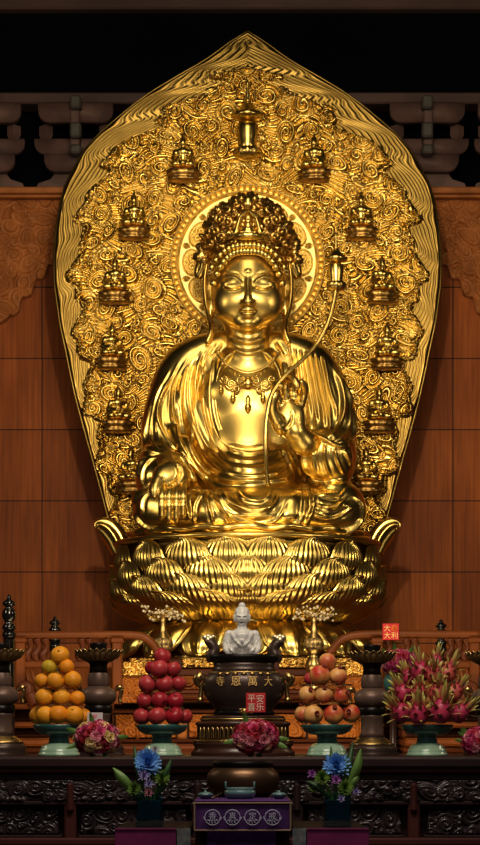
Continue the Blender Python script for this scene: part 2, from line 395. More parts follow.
# carved valance boards either side of the golden screen
def valance(name, x0, x1, label):
    Y = WY - .03; nx, ny = 150, 170
    X = np.linspace(x0, x1, nx); a = np.abs(X - 247.5)
    yl = np.interp(a, [150, 188, 200, 203, 212, 216, 226, 229, 240, 262], [258, 260, 266, 276, 280, 293, 299, 311, 318, 330]) + 2.5 * np.abs(np.sin(a / 4.2))
    T = np.linspace(0, 1, ny); PX = np.repeat(X[:, None], ny, 1); PY = 199 + (yl[:, None] - 199) * T[None, :]
    rd, dm = spiral_relief(PX.ravel(), PY.ravel(), lambda x, y: True, [9, 6, 4.5], [200, 700, 900], (x0, x1, 199, 335), 4.2, 11)
    H = (.028 * rd + .05 * dm).reshape(nx, ny); H[:, -1] = -.02; H[0, :] = -.02; H[-1, :] = -.02
    s = S(Y); V = np.stack([(PX - CX) / s, Y - H, ZC + (HZ - PY) / s], -1).reshape(-1, 3)
    tag(mk(name, (V, gridF(nx, ny, False)), WOODC, origin=(V[:, 0].mean(), Y, V[:, 2].max())), label, 'carved panel', 'carved valance boards')
valance('carved_valance', -14, 112, 'carved brown wood valance board on the wall left of the golden screen')
valance('carved_valance', 384, 510, 'carved brown wood valance board on the wall right of the golden screen')
# bracket sets under the beam
def arm(c, half, h, d, rnd):
    """bracket arm: flat top, both lower ends rounded upwards"""
    pts = [(-half, 0), (half, 0)]
    pts = []
    for t in np.linspace(0, PI / 2, 7): pts.append((-half + rnd - rnd * math.sin(PI / 2 - t), -h + rnd * .9 - rnd * .9 * math.sin(t)))
    for t in np.linspace(0, PI / 2, 7): pts.append((half - rnd + rnd * math.sin(t), -h + rnd * .9 - rnd * .9 * math.cos(t)))
    pts += [(half, 0), (-half, 0)]
    V, F = prism(pts, -d / 2, d / 2); return V + np.array(c), F
def bracket(px, label):
    Yb = WY - .3; s = S(Yb); g = lambda x, y, dy=0: Q(px + x, y, Yb + dy) * np.array([1, 0, 1]) + np.array([0, Yb + dy, 0])
    t = thing('bracket_set', g(0, 190), label, 'roof bracket', 'dark wood bracket sets under the beam')
    for y0, y1, hf, dy in ((105.5, 123, 37, -.12), (141, 155, 41, .02), (156.5, 172, 31, -.05)):
        mk('bracket_arm', arm(g(0, y0, dy), hf / s, (y1 - y0) / s, .16, 11 / s), WOODB, t)
    for x in (-30, 30): 
        mk('bearing_block', lathe(g(x, 141, .02) , [(.045, 0), (.075, .06), (.075, .16)], 4), WOODB, t, smooth=False)
        mk('bearing_block', lathe(g(x * .6, 157, 0), [(.04, 0), (.06, .03), (.06, .05)], 4), WOODB, t, smooth=False)
    mk('back_plate', prism([(g(0, 0)[0] + a / s, g(0, b)[2]) for a, b in ((-42, 190), (42, 190), (38, 182), (26, 178), (20, 170), (-20, 170), (-26, 178), (-38, 182))], Yb + .05, Yb + .14), WOODB, t, smooth=False)
    for y0, y1 in ((97, 110), (124, 139), (146, 155)):
        mk('bracket_nose', box(g(0, (y0 + y1) / 2, -.26), (11 / s, .16, (y1 - y0) / s), .02), WOODBG, t, smooth=False)
    mk('bracket_tongue', box(g(0, 132, -.1), (9.5 / s, .3, 52 / s), .015), WOODB, t, smooth=False)
for p, l in ((76, 'dark wooden roof bracket set beside the upper left edge of the golden screen'), (427, 'dark wooden roof bracket set beside the upper right edge of the golden screen'),
             (-16, 'dark wooden roof bracket set cut by the left picture edge'), (515, 'dark wooden roof bracket set cut by the right picture edge')): bracket(p, l)
# ------------------------------------------------------------------ mandorla (flame-shaped golden screen)
HW = np.array([(30, 0), (33, 4.5), (36, 9.5), (40, 15.5), (44, 22), (52, 32), (62, 47), (75, 70), (90, 95), (105, 116), (120, 134), (135, 151), (150, 164), (165, 173), (185, 183), (200, 187.5), (230, 192.5), (260, 194.5), (285, 194),
               (300, 192), (325, 188.5), (350, 183), (375, 178), (400, 172.5), (430, 164.5), (460, 156), (490, 148), (520, 140), (545, 133)])
def hwid(y): return np.interp(y, HW[:, 0], HW[:, 1])
YM = .95
def mand_y(u, hw): return YM - .10 * np.abs(u) ** 2.2 * (hw / 194) - .0
def mandorla():
    t = thing('mandorla_screen', Q(247.5, 545, YM), 'tall flame-shaped carved golden screen behind the great seated statue', 'carved screen')
    ny, nx = 640, 520
    yy = np.linspace(30, 545, ny); yy = 30 + (545 - 30) * (np.linspace(0, 1, ny) ** 1.06); u = np.linspace(-1, 1, nx)
    HWs = np.convolve(np.pad(hwid(yy), 6, 'edge'), np.ones(13) / 13, 'valid'); HWs[:8] = hwid(yy)[:8]
    PY = np.repeat(yy[:, None], nx, 1); PX = CX + u[None, :] * HWs[:, None]; hw2 = np.repeat(HWs[:, None], nx, 1)
    dh = np.gradient(HWs, yy)[:, None]; d = (hw2 - np.abs(PX - CX)) / np.sqrt(1 + dh ** 2)
    s_ = np.concatenate([[0], np.cumsum(np.sqrt(1 + (np.diff(HWs) / np.diff(yy)) ** 2) * np.diff(yy))])[:, None] + d * .5
    px, py = PX.ravel(), PY.ravel()
    bandw = np.interp(yy, [30, 60, 110, 200, 300, 420, 545], [20, 30, 34, 30, 22, 12, 5])[:, None]
    sd = np.sign(PX - CX)
    fl = d + (4.2 * np.sin(2 * PI * s_ / 62 + .6 * sd) + 1.2 * np.sin(2 * PI * s_ / 27 + 2)) * np.clip(d / 14, 0, 1.2)
    flame = np.abs(np.cos(PI * fl / 3.9))
    edge = bandw * .9 + 5.5 * np.sin(2 * PI * s_ / 62 + 1.0) + 3 * np.sin(2 * PI * s_ / 27)
    m = np.clip((edge - d) / 3 + .5, 0, 1)
    def inside(x, y): return abs(x - CX) < hwid(y) - 6 and np.hypot(x - CX, y - 263) > 80
    rd, dm = spiral_relief(px, py, inside, [12, 10, 8.4, 7, 5.6], [60, 500, 1500, 4000, 6000], (50, 446, 40, 545), 4.9, 5, 1.001)
    rd, dm = rd.reshape(ny, nx), dm.reshape(ny, nx)
    H = (1 - m) * (.042 * rd + .055 * dm) + m * (.0085 * flame + .045)
    H += .02 * np.exp(-((d - edge - 2.5) / 2.2) ** 2) * (1 - m)
    H *= np.clip(d / 3, 0, 1)
    rim = np.exp(-((d - 1.2) / 1.6) ** 2); H = H * (1 - rim) + .018 * rim
    Yb = mand_y(u[None, :], hw2); s = S(Yb)
    V = np.stack([(PX - CX) / s, Yb - H, ZC + (HZ - PY) / s], -1).reshape(-1, 3)
    F = gridF(ny, nx, True)
    rr = np.hypot(px - CX, py - 263); keep = ~(rr[F] < 75).all(1); F = F[keep]
    used = np.zeros(len(V), bool); used[F.ravel()] = True; ren = np.cumsum(used) - 1
    fm = (m.ravel()[F].mean(1) > .5)
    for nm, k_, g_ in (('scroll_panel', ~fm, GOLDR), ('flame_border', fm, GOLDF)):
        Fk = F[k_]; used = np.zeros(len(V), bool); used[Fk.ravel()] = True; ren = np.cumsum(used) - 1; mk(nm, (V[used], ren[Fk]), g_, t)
    # rim and back
    ys = np.concatenate([yy[::8], [545]]); hs = np.interp(ys, yy, HWs)
    out = [(CX - h, y) for h, y in zip(hs, ys)] + [(CX + h, y) for h, y in list(zip(hs, ys))[::-1]]
    P0 = np.array([Q(x, y, mand_y(1, hwid(y))) for x, y in out]); P1 = P0 + np.array([0, .16, 0]); P2 = P0 * np.array([.97, 1, .985]) + np.array([0, .30, .03])
    n = len(out); V = np.vstack([P0, P1, P2]); F = [(i, (i + 1) % n, n + (i + 1) % n, n + i) for i in range(n)] + [(n + i, n + (i + 1) % n, 2 * n + (i + 1) % n, 2 * n + i) for i in range(n)] + [tuple(range(2 * n, 3 * n))]
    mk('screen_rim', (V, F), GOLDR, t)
    # halo disc with twelve oval medallions
    nr, na = 170, 720; R = np.linspace(0, 78, nr)[:, None]; A = (np.arange(na + 1) * 2 * PI / na)[None, :]
    H = np.zeros((nr, na + 1)) + .02
    bead = np.clip(np.cos((A) * 78), 0, 1) ** .6
    for r0, w0, hh, bb in ((76.6, 1.2, .05, 0), (73.6, 1.8, .06, 1), (70.4, 1.1, .05, 0), (44.5, 1.0, .035, 0), (41, 1.2, .03, 1)):
        g = np.exp(-((R - r0) / w0) ** 2); H += hh * g * (bead if bb else 1)
    for i in range(12):
        c = PI / 2 + i * PI / 6; da = (A - c + PI) % (2 * PI) - PI; X = da * 55.5; Yr = R - 55.5; q = np.sqrt((X / 12.2) ** 2 + (Yr / 8.6) ** 2)
        H += .045 * np.exp(-((q - .98) / .07) ** 2) + .03 * np.exp(-((q - .8) / .05) ** 2)
        rr_ = np.hypot(np.abs(X) - 4.5, Yr * 1.0); th = np.arctan2(Yr, np.abs(X) - 4.5)
        H += (q < .74) * (.012 + .03 * (.5 + .5 * np.cos(2 * PI * rr_ / 2.9 - th)))
        c2 = c + PI / 12; da2 = (A - c2 + PI) % (2 * PI) - PI; X2 = da2 * 63; H += .04 * np.exp(-(np.hypot(X2 / 1.6, (R - 63) / 2.2)) ** 2) + .03 * np.exp(-(np.hypot(X2 / 2.2, (R - 48.5) / 1.8)) ** 2)
    PX = CX + R * np.cos(A); PY = 263 - R * np.sin(A); H[-1] = -.10; Yb = np.full_like(H, YM - .075); s = S(Yb)
    V = np.stack([(PX - CX) / s, Yb - H, ZC + (HZ - PY) / s], -1).reshape(-1, 3)
    mk('halo_disc', (V, gridF(nr, na + 1, True)), GOLDL, t)
    # seated figures on lotus seats
    sc = .0104; f = Field((-.22, -.2, -.02), (.22, .16, .46), .0095)
    f.ell((0, 0, .05), (.155, .1, .05), .03); f.ell((-.1, -.04, .05), (.07, .07, .045), .03); f.ell((.1, -.04, .05), (.07, .07, .045), .03)
    f.ell((0, .02, .15), (.085, .06, .11), .03); f.ell((0, .0, .22), (.1, .055, .05), .03)
    for sx in (-1, 1):
        f.chain([(sx * .1, .01, .22), (sx * .125, -.01, .13), (sx * .04, -.1, .12)], [.035, .032, .025], .02)
    f.cone((0, 0, .26), (0, 0, .30), .03, .03, .02); f.ell((0, -.005, .325), (.044, .045, .055), .015); f.ell((0, .005, .365), (.048, .045, .03), .015); f.cone((0, 0, .38), (0, 0, .43), .028, .012, .015)
    f.ell((0, -.075, .06), (.05, .05, .04), .02)
    fv, ff = f.mesh(); fv = fv * np.array([.80, 1.0, .86])
    def wob(th, j): return .10 * np.abs(np.sin(th * 6)) if j in (1, 2, 4, 5) else 0
    bv = lathe((0, 0, 0), [(.08, -.125), (.14, -.115), (.155, -.09), (.115, -.07), (.135, -.06), (.168, -.012), (.14, 0), (.05, .01)], 48, sy=.62, wob=wob)
    spots = [(183, 170), (134, 228), (115, 292), (112, 358), (118, 421), (131, 482), (314, 170), (361, 228), (382, 292), (387, 358), (379, 421), (366, 482)]
    proto = None
    for i, (x, y) in enumerate(spots):
        u = (x - CX) / hwid(y); p = Q(x, y, mand_y(abs(u), hwid(y)) - .17) - WLOC[t.name]
        M = Matrix.Translation(p) @ Matrix.Rotation(rng.uniform(-.3, .3), 4, 'Z')
        if proto is None:
            proto = mk('seated_figure', (fv, ff), GOLD, None, origin=(0, 0, 0)); base = mk('lotus_seat', bv, GOLDD, None, origin=(0, 0, 0)); proto.parent = t; base.parent = proto; proto.matrix_local = M
        else:
            c = proto.copy(); link(c); c.parent = t; c.matrix_local = M; b = base.copy(); link(b); b.parent = c
    # reliquary near the top
    sp = thing('reliquary', (0, 0, 0), None, None)
    return t
def reliquary_parts(cx, Y, k, y0, parent, gold=None):
    """jar-shaped stupa with flaring roof and ringed spire; y0 = row of its foot, k = size (1 = the upper one)"""
    g = gold or GOLD
    def L(pts): return lathe_px(cx, Y, [(a * k, y0 - b * k) for a, b in pts], 32)
    jar = mk('jar', L([(8, 2), (9.5, 4), (9.2, 8), (10.2, 14), (11, 22), (10.8, 26), (9.5, 28.5), (6, 30)]), g, parent)
    mk('roof', L([(5, 30), (15, 33.5), (16.5, 37), (13.5, 38.5), (9.5, 43), (5, 47.5), (2.6, 50)]), g, jar)
    mk('spire', L([(2.6, 50), (3.4, 51.5), (1.6, 53.5), (2.6, 55.5), (1.5, 57.5), (2.3, 59.5), (1.2, 61.5), (1.8, 63.5), (.9, 66), (2.0, 68.5), (.3, 73)]), g, jar)
    s = S(Y); V = lathe(Q(cx, y0, Y), [(3 * k / s, -.09 * k), (11 * k / s, -.06 * k), (13.5 * k / s, 0), (12 * k / s, .03 * k), (6 * k / s, .03 * k)], 40, wob=lambda th, j: .12 * np.abs(np.sin(th * 5)) if j in (1, 2, 3) else 0)
    mk('lotus_cup', V, g, jar)
    return jar
# ------------------------------------------------------------------ lotus throne
def petal_mesh(W, base, tip, bulge, curl, ribs=12, cup=.12, rim=.012, nu=97, nv=30, p=2.6, ribamp=.006):
    """petal facing -Y; base / tip = (outward, z)"""
    u = np.linspace(-1, 1, nu)[:, None]; v = np.linspace(0, 1, nv)[None, :]
    vv = np.clip((v - .30) / .70, 0, 1); w = W * (.72 + .28 * np.sin(PI / 2 * np.clip(v / .30, 0, 1))) * np.sqrt(np.clip(1 - vv ** p, 0, 1)); w[:, -1] = .004
    X = u * w
    out = base[0] + (tip[0] - base[0]) * v + bulge * np.sin(PI * np.clip(v, 0, 1)) ** .9 + curl * np.clip((v - .78) / .22, 0, 1) ** 2
    Z = base[1] + (tip[1] - base[1]) * v + 0 * u
    out = out - cup * np.abs(u) ** 2.6 * (W / .3) * (.4 + .6 * np.sin(PI * np.clip(v, 0, 1) ** .8))
    edge = np.clip((1 - np.abs(u)) / .10, 0, 1) * np.clip((1 - v) / .07, 0, 1)
    rb = np.cos(u * PI * ribs) * ribamp * np.clip((1 - v) / .12, 0, 1) * edge
    lip = rim * (np.exp(-((np.abs(u) - .94) / .05) ** 2) + np.exp(-((v - .965) / .03) ** 2) * np.clip(1.2 - np.abs(u), 0, 1))
    out = out + rb + lip
    V = np.stack([X + 0 * v, -out, Z], -1).reshape(-1, 3); return V, gridF(nu, nv, True)
def throne():
    t = thing('lotus_throne', (0, 0, ZC + .78), 'golden lotus throne of tiered ribbed petals under the great statue', 'lotus throne')
    E = .80
    core = lathe((0, 0, ZC), [(1.12, .80), (1.16, .86), (1.0, .93), (.96, 1.02), (.95, 1.12), (.95, 1.19), (.96, 1.26), (1.0, 1.4), (1.08, 1.6), (1.16, 1.8), (1.22, 1.93), (1.22, 1.97), (.3, 1.98)], 72, sy=E)
    mk('throne_core', core, GOLD, t)
    mk('bead_band', lathe((0, 0, ZC), [(1.24, 1.965), (1.31, 1.975), (1.33, 2.0), (1.30, 2.025), (1.15, 2.03)], 180, sy=E, wob=lambda th, j: .012 * np.abs(np.sin(th * 45)) if j in (1, 2, 3) else 0), GOLD, t)
    rows = [('petal', 16, .5, .335, (1.19, 1.56), (1.26, 1.985), .12, .05), ('petal', 16, 0, .345, (1.19, 1.38), (1.32, 1.80), .13, .06), ('petal', 16, .5, .35, (1.14, 1.25), (1.35, 1.64), .13, .07), ('petal', 16, 0, .37, (1.02, 1.205), (1.345, 1.475), .13, .08)]
    for nm, n, off, W, b, tp, bl, cu in rows:
        src = None
        for i in range(n):
            a = (i + off) * 2 * PI / n; a = (a + PI) % (2 * PI) - PI
            if abs(a) > 1.95: continue
            M = Matrix.Diagonal((1, E, 1, 1)) @ Matrix.Rotation(a, 4, 'Z'); M.translation = Vector((0, 0, ZC)) - Vector(WLOC[t.name])
            if src is None:
                o = mk('petal', petal_mesh(W, b, tp, bl, cu), GOLD, None, origin=(0, 0, 0)); o.parent = t; o.matrix_local = M; src = o
            else: inst(src, t, M)
    src = None
    for i in range(14):
        a = i * 2 * PI / 14; a = (a + PI) % (2 * PI) - PI
        if abs(a) > 2.1: continue
        M = Matrix.Diagonal((1.0, E, 1, 1)) @ Matrix.Rotation(a, 4, 'Z'); M.translation = Vector((0, 0, ZC)) - Vector(WLOC[t.name])
        if src is None:
            V, F = petal_mesh(.33, (.97, 1.215), (1.25, .84), .12, .05, ribs=3, cup=.13, rim=.035, ribamp=.022, p=3.6); o = mk('drooping_petal', (V, F[:, ::-1]), GOLD, None, origin=(0, 0, 0)); o.parent = t; o.matrix_local = M; src = o
        else: inst(src, t, M)
    mk('waist_ring', lathe((0, 0, ZC), [(.94, 1.165), (1.0, 1.18), (1.015, 1.20), (1.0, 1.22), (.94, 1.235)], 72, sy=E), GOLD, t)
    # curled gold leaves at either end
    for sx in (-1, 1):
        s = S(.45); P = [Q(247.5 + sx * x, y, .5) for x, y in ((126, 553), (131, 540), (139, 530), (147, 527), (150, 531))]
        u = np.linspace(-1, 1, 13); C = crom(P, 6); V = []
        for k, c in enumerate(C):
            q = k / (len(C) - 1); ww = .15 * math.sin(PI * min(1, .25 + .75 * q) ) ** .7 + .012
            T = C[min(k + 1, len(C) - 1)] - C[max(k - 1, 0)]; T /= np.linalg.norm(T); Nn = np.array([-T[2] * sx, 0, T[0] * sx])
            for a in u: V.append(c + Nn * a * ww * .75 + np.array([0, -.22 + .12 * a * a - .02 * math.cos(a * 9), 0]))
        mk('curled_leaf', (np.array(V), gridF(len(C), 13, sx > 0)), GOLD, t)
    return t
# ------------------------------------------------------------------ the great statue
def statue():
    t = thing('buddha_statue', (0, 0, ZC + 1.97), 'great golden seated Buddha statue with crown, cross-legged on the lotus throne', 'statue')
    # ---- body: head, neck, chest, both hands: one continuous surface
    f = Field((-1.15, -1.22, ZC + 2.05), (.82, .42, ZC + 5.0), .0065)
    # torso
    f.ell(Q(248, 425, .0), (.60, .37, .80), .05); f.ell(Q(227, 394, -.14), (.29, .235, .24), .09); f.ell(Q(269, 394, -.14), (.29, .235, .24), .09); f.ell(Q(248, 450, -.12), (.44, .30, .35), .1)
    f.cone(Q(210, 366, -.02), Q(287, 366, -.02), .2, .2, .1)
    f.cone(Q(248, 362, -.02), Q(248, 318, -.04), .27, .215, .05)
    # head
    hy = -.12
    f.ell(Q(248, 281, hy), (.355, .39, .45), .05); f.ell(Q(248, 303, hy - .03), (.345, .345, .285), .08); f.ell(Q(248, 323, hy - .24), (.12, .10, .08), .08)
    for sx in (-1, 1):
        f.ell(Q(248 + sx * 17.5, 303, hy - .21), (.155, .135, .17), .10)                       # cheek
        f.ell(Q(248 + sx * 15.5, 285.0, hy - .43), (.125, .085, .060), .05, 'sub')            # eye socket under the brow
        f.ell(Q(248 + sx * 16, 284.2, hy - .258), (.115, .09, .056), .025)                  # closed eyelid
        f.chain([Q(248 + sx * a, b, hy - c) for a, b, c in ((6.5, 286.6, .335), (11, 288.3, .356), (16, 289, .358), (21, 288.3, .332), (26.5, 285.6, .268))], [.007, .011, .012, .011, .007], .006, 'sub', n=4)
        f.ell(Q(248 + sx * 4.3, 302.3, hy - .405), (.036, .045, .032), .025)                   # nostril wing
        f.ell(Q(248 + sx * 9.8, 311.5, hy - .365), (.012, .02, .010), .02, 'sub')             # mouth corner
        # ear with long lobe
        f.ell(Q(248 + sx * 36.5, 289, hy + .06), (.035, .10, .16), .03); f.ell(Q(248 + sx * 37.5, 309, hy + .03), (.036, .06, .19), .03); f.ell(Q(248 + sx * 37.8, 290, hy + .0), (.02, .04, .10), .02, 'sub')
    f.chain([Q(248, y, hy - d) for y, d in ((278, .374), (287, .405), (295, .432), (301.5, .450))], [.016, .020, .030, .044], .025, n=3)        # nose
    f.ell(Q(248, 304.8, hy - .40), (.014, .05, .014), .02, 'sub')
    f.chain([Q(248 + a, b, hy - c) for a, b, c in ((-9.2, 310.8, .362), (-4.5, 309.2, .392), (-1.3, 308.6, .402), (0, 309.4, .402), (1.3, 308.6, .402), (4.5, 309.2, .392), (9.2, 310.8, .362))], [.010, .02, .024, .024, .024, .02, .010], .012, n=3)
    f.chain([Q(248 + a, b, hy - c) for a, b, c in ((-7, 312.8, .362), (-3.5, 314, .385), (0, 314.4, .39), (3.5, 314, .385), (7, 312.8, .362))], [.010, .022, .026, .022, .010], .018, n=3)
    f.chain([Q(248 + a, b, hy - c) for a, b, c in ((-8.5, 311.6, .385), (-3.5, 311.6, .418), (0, 312.1, .43), (3.5, 311.6, .418), (8.5, 311.6, .385))], [.006, .009, .010, .009, .006], .008, 'sub', n=3)
    f.ell(Q(248, 271.5, hy - .372), .030, .012)                                                # urna
    f.ell(Q(248, 258, hy + .02), (.37, .37, .22), .05)
    # hand of the lowered arm: palm outwards, fingers down over the shin
    f.chain([Q(163, 455, -.25), Q(169, 466, -.58), Q(172, 474, -.76)], [.12, .13, .14], .05)
    f.ell(Q(174, 477, -.84), (.165, .13, .16), .05); f.ell(Q(162, 478, -.86), (.095, .10, .12), .045)
    f.chain([Q(160, 478, -.9), Q(155.5, 487, -.97), Q(154.5, 495, -.99)], [.065, .052, .042], .03, n=2)
    for i, x in enumerate((162.2, 169.4, 176.6, 183.4)):
        L = (0, 3.5, 2.5, -1.5)[i]
        f.chain([Q(x, 483, -.90), Q(x, 490, -.985), Q(x - .2, 495.5, -1.03), Q(x - .2, 500.5, -1.035)], [.030, .034, .037, .032], .004, n=3)
        f.chain([Q(x - .3, 501.5, -1.035), Q(x - .4, 506, -1.035), Q(x - .5, 510.5, -1.02)], [.032, .037, .031], .003, n=3)
        f.chain([Q(x - .5, 511.5, -1.018), Q(x - .6, 515 + L * .6, -1.0), Q(x - .7, 518 + L, -.98)], [.031, .034, .024], .003, n=3)
    # raised hand: palm outwards, thumb and forefinger hold the stem
    f.chain([Q(347, 462, -.22), Q(322, 452, -.50), Q(304, 443, -.66), Q(296, 432, -.73)], [.12, .12, .115, .11], .04)
    f.ell(Q(289, 416, -.76), (.155, .095, .185), .045, rot=('y', .12)); f.ell(Q(279.5, 424, -.80), (.075, .075, .11), .04, rot=('y', .25))
    f.chain([Q(279, 425, -.83), Q(272.5, 411, -.91), Q(272.5, 402, -.96), Q(275.5, 394, -.985)], [.066, .052, .044, .036], .02, n=3)
    f.chain([Q(280, 404, -.79), Q(275.5, 391, -.87), Q(276, 384.5, -.95), Q(281, 386.5, -1.0)], [.046, .042, .038, .032], .012, n=3)
    f.chain([Q(287, 401, -.78), Q(285.5, 385, -.84), Q(288.5, 378, -.91), Q(295, 381, -.97), Q(297, 387, -.98)], [.045, .042, .038, .035, .03], .010, n=3)
    f.chain([Q(294.5, 401, -.76), Q(293.5, 384, -.79), Q(291.5, 374, -.83), Q(291, 369, -.875)], [.044, .04, .036, .03], .010, n=3)
    f.chain([Q(301, 405, -.75), Q(304, 394, -.80), Q(305, 387, -.86), Q(301.5, 382, -.91)], [.042, .038, .034, .028], .010, n=3)
    V, F = f.mesh(); V = laplace(V, F, 2, .4)
    fl_ = []
    for sx in (-1, 1):
        fl_ += [([(248 + sx * a, b) for a, b in ((5, 281.5), (8, 277.8), (13, 275.3), (19, 275), (25, 277.4), (29, 281))], 1.0, .010), ([(248 + sx * a, b) for a, b in ((6.5, 286.8), (11, 288.6), (16, 289.3), (21, 288.5), (26.5, 285.8))], .8, -.016)]
    V = folds(V, F, fl_ + [([(239, 311.6), (244, 311.4), (248, 312), (252, 311.4), (257, 311.6)], .7, -.014), ([(228, 336), (248, 342), (269, 336)], 2.2, -.016), ([(224, 346), (248, 353), (272, 346)], 2.2, -.014), 
                     ([(228, 445), (248, 449), (268, 445)], 1.8, -.01), ([(176, 463), (180, 472), (176, 482), (166, 488)], 1.6, -.02), ([(284, 430), (291, 421), (292, 410)], 1.2, -.010)], .3)
    mk('body', (V, F), GOLDS, t)
    # ---- robe
    f = Field((-1.32, -1.25, ZC + 1.93), (1.32, .52, ZC + 4.2), .0078)
    f.ell(Q(248, 428, .02), (.62, .42, .86), .06); f.ell(Q(248, 478, -.08), (.58, .44, .36), .08)
    f.ell(Q(248, 395, -.06), (.5, .38, .5), .08)
    for sx, pts, R in ((-1, [(222, 346, -.02), (185, 369, 0), (169, 415, -.06), (164, 448, -.14)], [.15, .215, .23, .205]), (1, [(275, 346, -.02), (311, 368, 0), (328, 412, -.06), (331, 446, -.14)], [.15, .22, .24, .235])):
        f.chain([Q(*p) for p in pts], R, .09, n=3)
    for P_, R_ in (([(150, 450, -.36), (162, 452, -.45), (178, 461, -.54), (194, 480, -.62)], .04), ([(170, 428, -.33), (184, 446, -.44), (193, 460, -.48), (203, 474, -.5)], .045)):
        f.chain([Q(*p) for p in P_], [R_ * .4, R_, R_, R_ * .5], .05, n=8)
    f.chain([Q(164, 448, -.14), Q(159, 467, -.36), Q(168, 475, -.6)], [.205, .20, .165], .06); f.ell(Q(150, 480, -.42), (.14, .26, .22), .08)
    f.chain([Q(331, 446, -.14), Q(334, 452, -.36), Q(322, 446, -.52)], [.23, .20, .14], .07); f.ell(Q(331, 464, -.42), (.235, .20, .25), .08); f.ell(Q(328, 458, -.56), (.245, .15, .255), .04, rot=('x', .35))
    f.chain([Q(215, 507, -.05), Q(161, 508, -.46)], [.25, .265], .08); f.chain([Q(282, 507, -.05), Q(338, 508, -.46)], [.25, .265], .08)
    f.chain([Q(161, 510, -.52), Q(215, 513, -.8), Q(270, 516, -.82)], [.25, .205, .16], .07); f.chain([Q(339, 510, -.52), Q(290, 513, -.74), Q(232, 518, -.78)], [.25, .205, .14], .07)
    f.ell(Q(249, 522, -.34), (1.13, .66, .135), .06); f.ell(Q(256, 508, -.62), (.5, .26, .215), .1); f.ell(Q(250, 487, -.40), (.46, .30, .22), .12)
    f.ell(Q(249, 391, -.52), (.345, .46, .60), .025, 'sub'); f.cone(Q(248, 345, -.5), Q(248, 330, -.4), .2, .28, .04, 'sub')
    f.chain([Q(294, 432, -.78), Q(306, 441, -.72)], [.12, .13], .015, 'sub')
    f.chain([Q(173, 482, -.86), Q(172, 473, -.70)], [.175, .14], .02, 'sub')
    V, F = f.mesh(); V = laplace(V, F, 2, .5)
    L = []
    def fo(w, a, *p): L.append((list(p), w, a))
    t1, t2, A1, A2 = 1.25, 1.6, .020, .026
    # broad swells of the cloth first, then the crisp edges
    for p in (((205, 350), (196, 385), (200, 425), (214, 458)), ((188, 362), (178, 395), (176, 430), (188, 455)), ((168, 378), (159, 405), (156, 432)), ((338, 372), (346, 400), (346, 430)), ((212, 470), (240, 482), (276, 478)), ((228, 500), (254, 514), (284, 502)), ((322, 512), (340, 505), (356, 512))): fo(4.2, .022, *p)
    # collar bands
    fo(t2, A2, (222, 342), (213, 362), (210, 395), (214, 425), (226, 446), (248, 453), (270, 447), (284, 428))
    fo(t2, A2, (276, 342), (285, 362), (288, 385), (287, 400))
    fo(t1, A1, (216, 343), (205, 360), (203, 392), (207, 422), (218, 448), (236, 460), (264, 459), (284, 444))
    fo(t2, A2, (209, 346), (197, 366), (194, 398), (201, 431), (213, 452), (230, 466), (252, 469), (276, 464), (294, 448))
    fo(t1, A1, (204, 348), (190, 370), (188, 402), (196, 434), (208, 458), (226, 472), (252, 476), (280, 471), (298, 456))
    fo(t2, A2, (198, 351), (183, 375), (180, 406), (186, 438), (200, 466), (222, 480), (252, 483), (284, 478), (302, 466))
    fo(t1, A1, (190, 355), (175, 382), (172, 408), (176, 430), (186, 452), (198, 474))
    fo(t1, A1, (180, 360), (165, 390), (159, 408), (160, 424), (170, 443), (184, 455), (196, 470))
    fo(t1, A1, (170, 368), (156, 398), (151, 420), (151, 438), (158, 449), (182, 456), (194, 468))
    fo(t2, A2, (140, 452), (156, 453), (172, 455), (186, 461), (194, 474)); fo(t1, A1, (142, 488), (142, 472), (150, 460), (166, 455)); fo(t1, A1, (137, 478), (139, 465), (146, 456))
    fo(t1, A1, (161, 382), (150, 408), (145, 432), (143, 448))
    # pleats right of the chest
    for k, x in enumerate((291, 296.5, 302, 307.5, 313, 318.5, 324)): fo(1.25, .024, (x - 2, 346 + k * 1.5), (x + 1, 366), (x + 4 + k * .4, 392), (x + 6 + k, 408 + 7 * (k % 2)), (x + 7 + k, 424 + 6 * (k % 3)))
    fo(t2, A2, (331, 362), (341, 388), (343, 412), (335, 432), (322, 440)); fo(t1, A1, (338, 370), (349, 398), (350, 422), (342, 438), (326, 443)); fo(t1, A1, (345, 384), (354, 412), (354, 436), (344, 446))
    # hanging sleeve of the raised arm
    fo(t2, .032, (309, 430), (305, 448), (304, 464), (309, 478), (322, 485), (338, 486), (352, 480)); fo(t2, A2, (309, 431), (322, 438), (338, 446), (354, 447))
    fo(t1, A1, (316, 438), (313, 456), (317, 476)); fo(t1, A1, (325, 443), (325, 460), (331, 478)); fo(t1, A1, (334, 447), (338, 462), (345, 476)); fo(t1, A1, (344, 450), (349, 460), (353, 470))
    fo(t1, A1, (288, 440), (294, 455), (300, 470), (302, 484)); fo(t1, A1, (282, 448), (290, 464), (296, 480))
    # lap
    fo(t2, A2, (190, 520), (187, 502), (189, 490)); fo(t1, A1, (194, 525), (195, 505), (205, 489)); fo(t1, A1, (214, 524), (208, 503), (207, 489)); fo(t1, A1, (232, 524), (220, 507), (209, 490))
    fo(t2, A2, (222, 489), (230, 504), (250, 511), (271, 508), (279, 494)); fo(t1, A1, (214, 490), (224, 513), (250, 523), (276, 520), (289, 498)); fo(t1, A1, (236, 489), (244, 498), (258, 501), (268, 497), (272, 489)); fo(t2, A2, (280, 529), (300, 521), (304, 503), (303, 489))
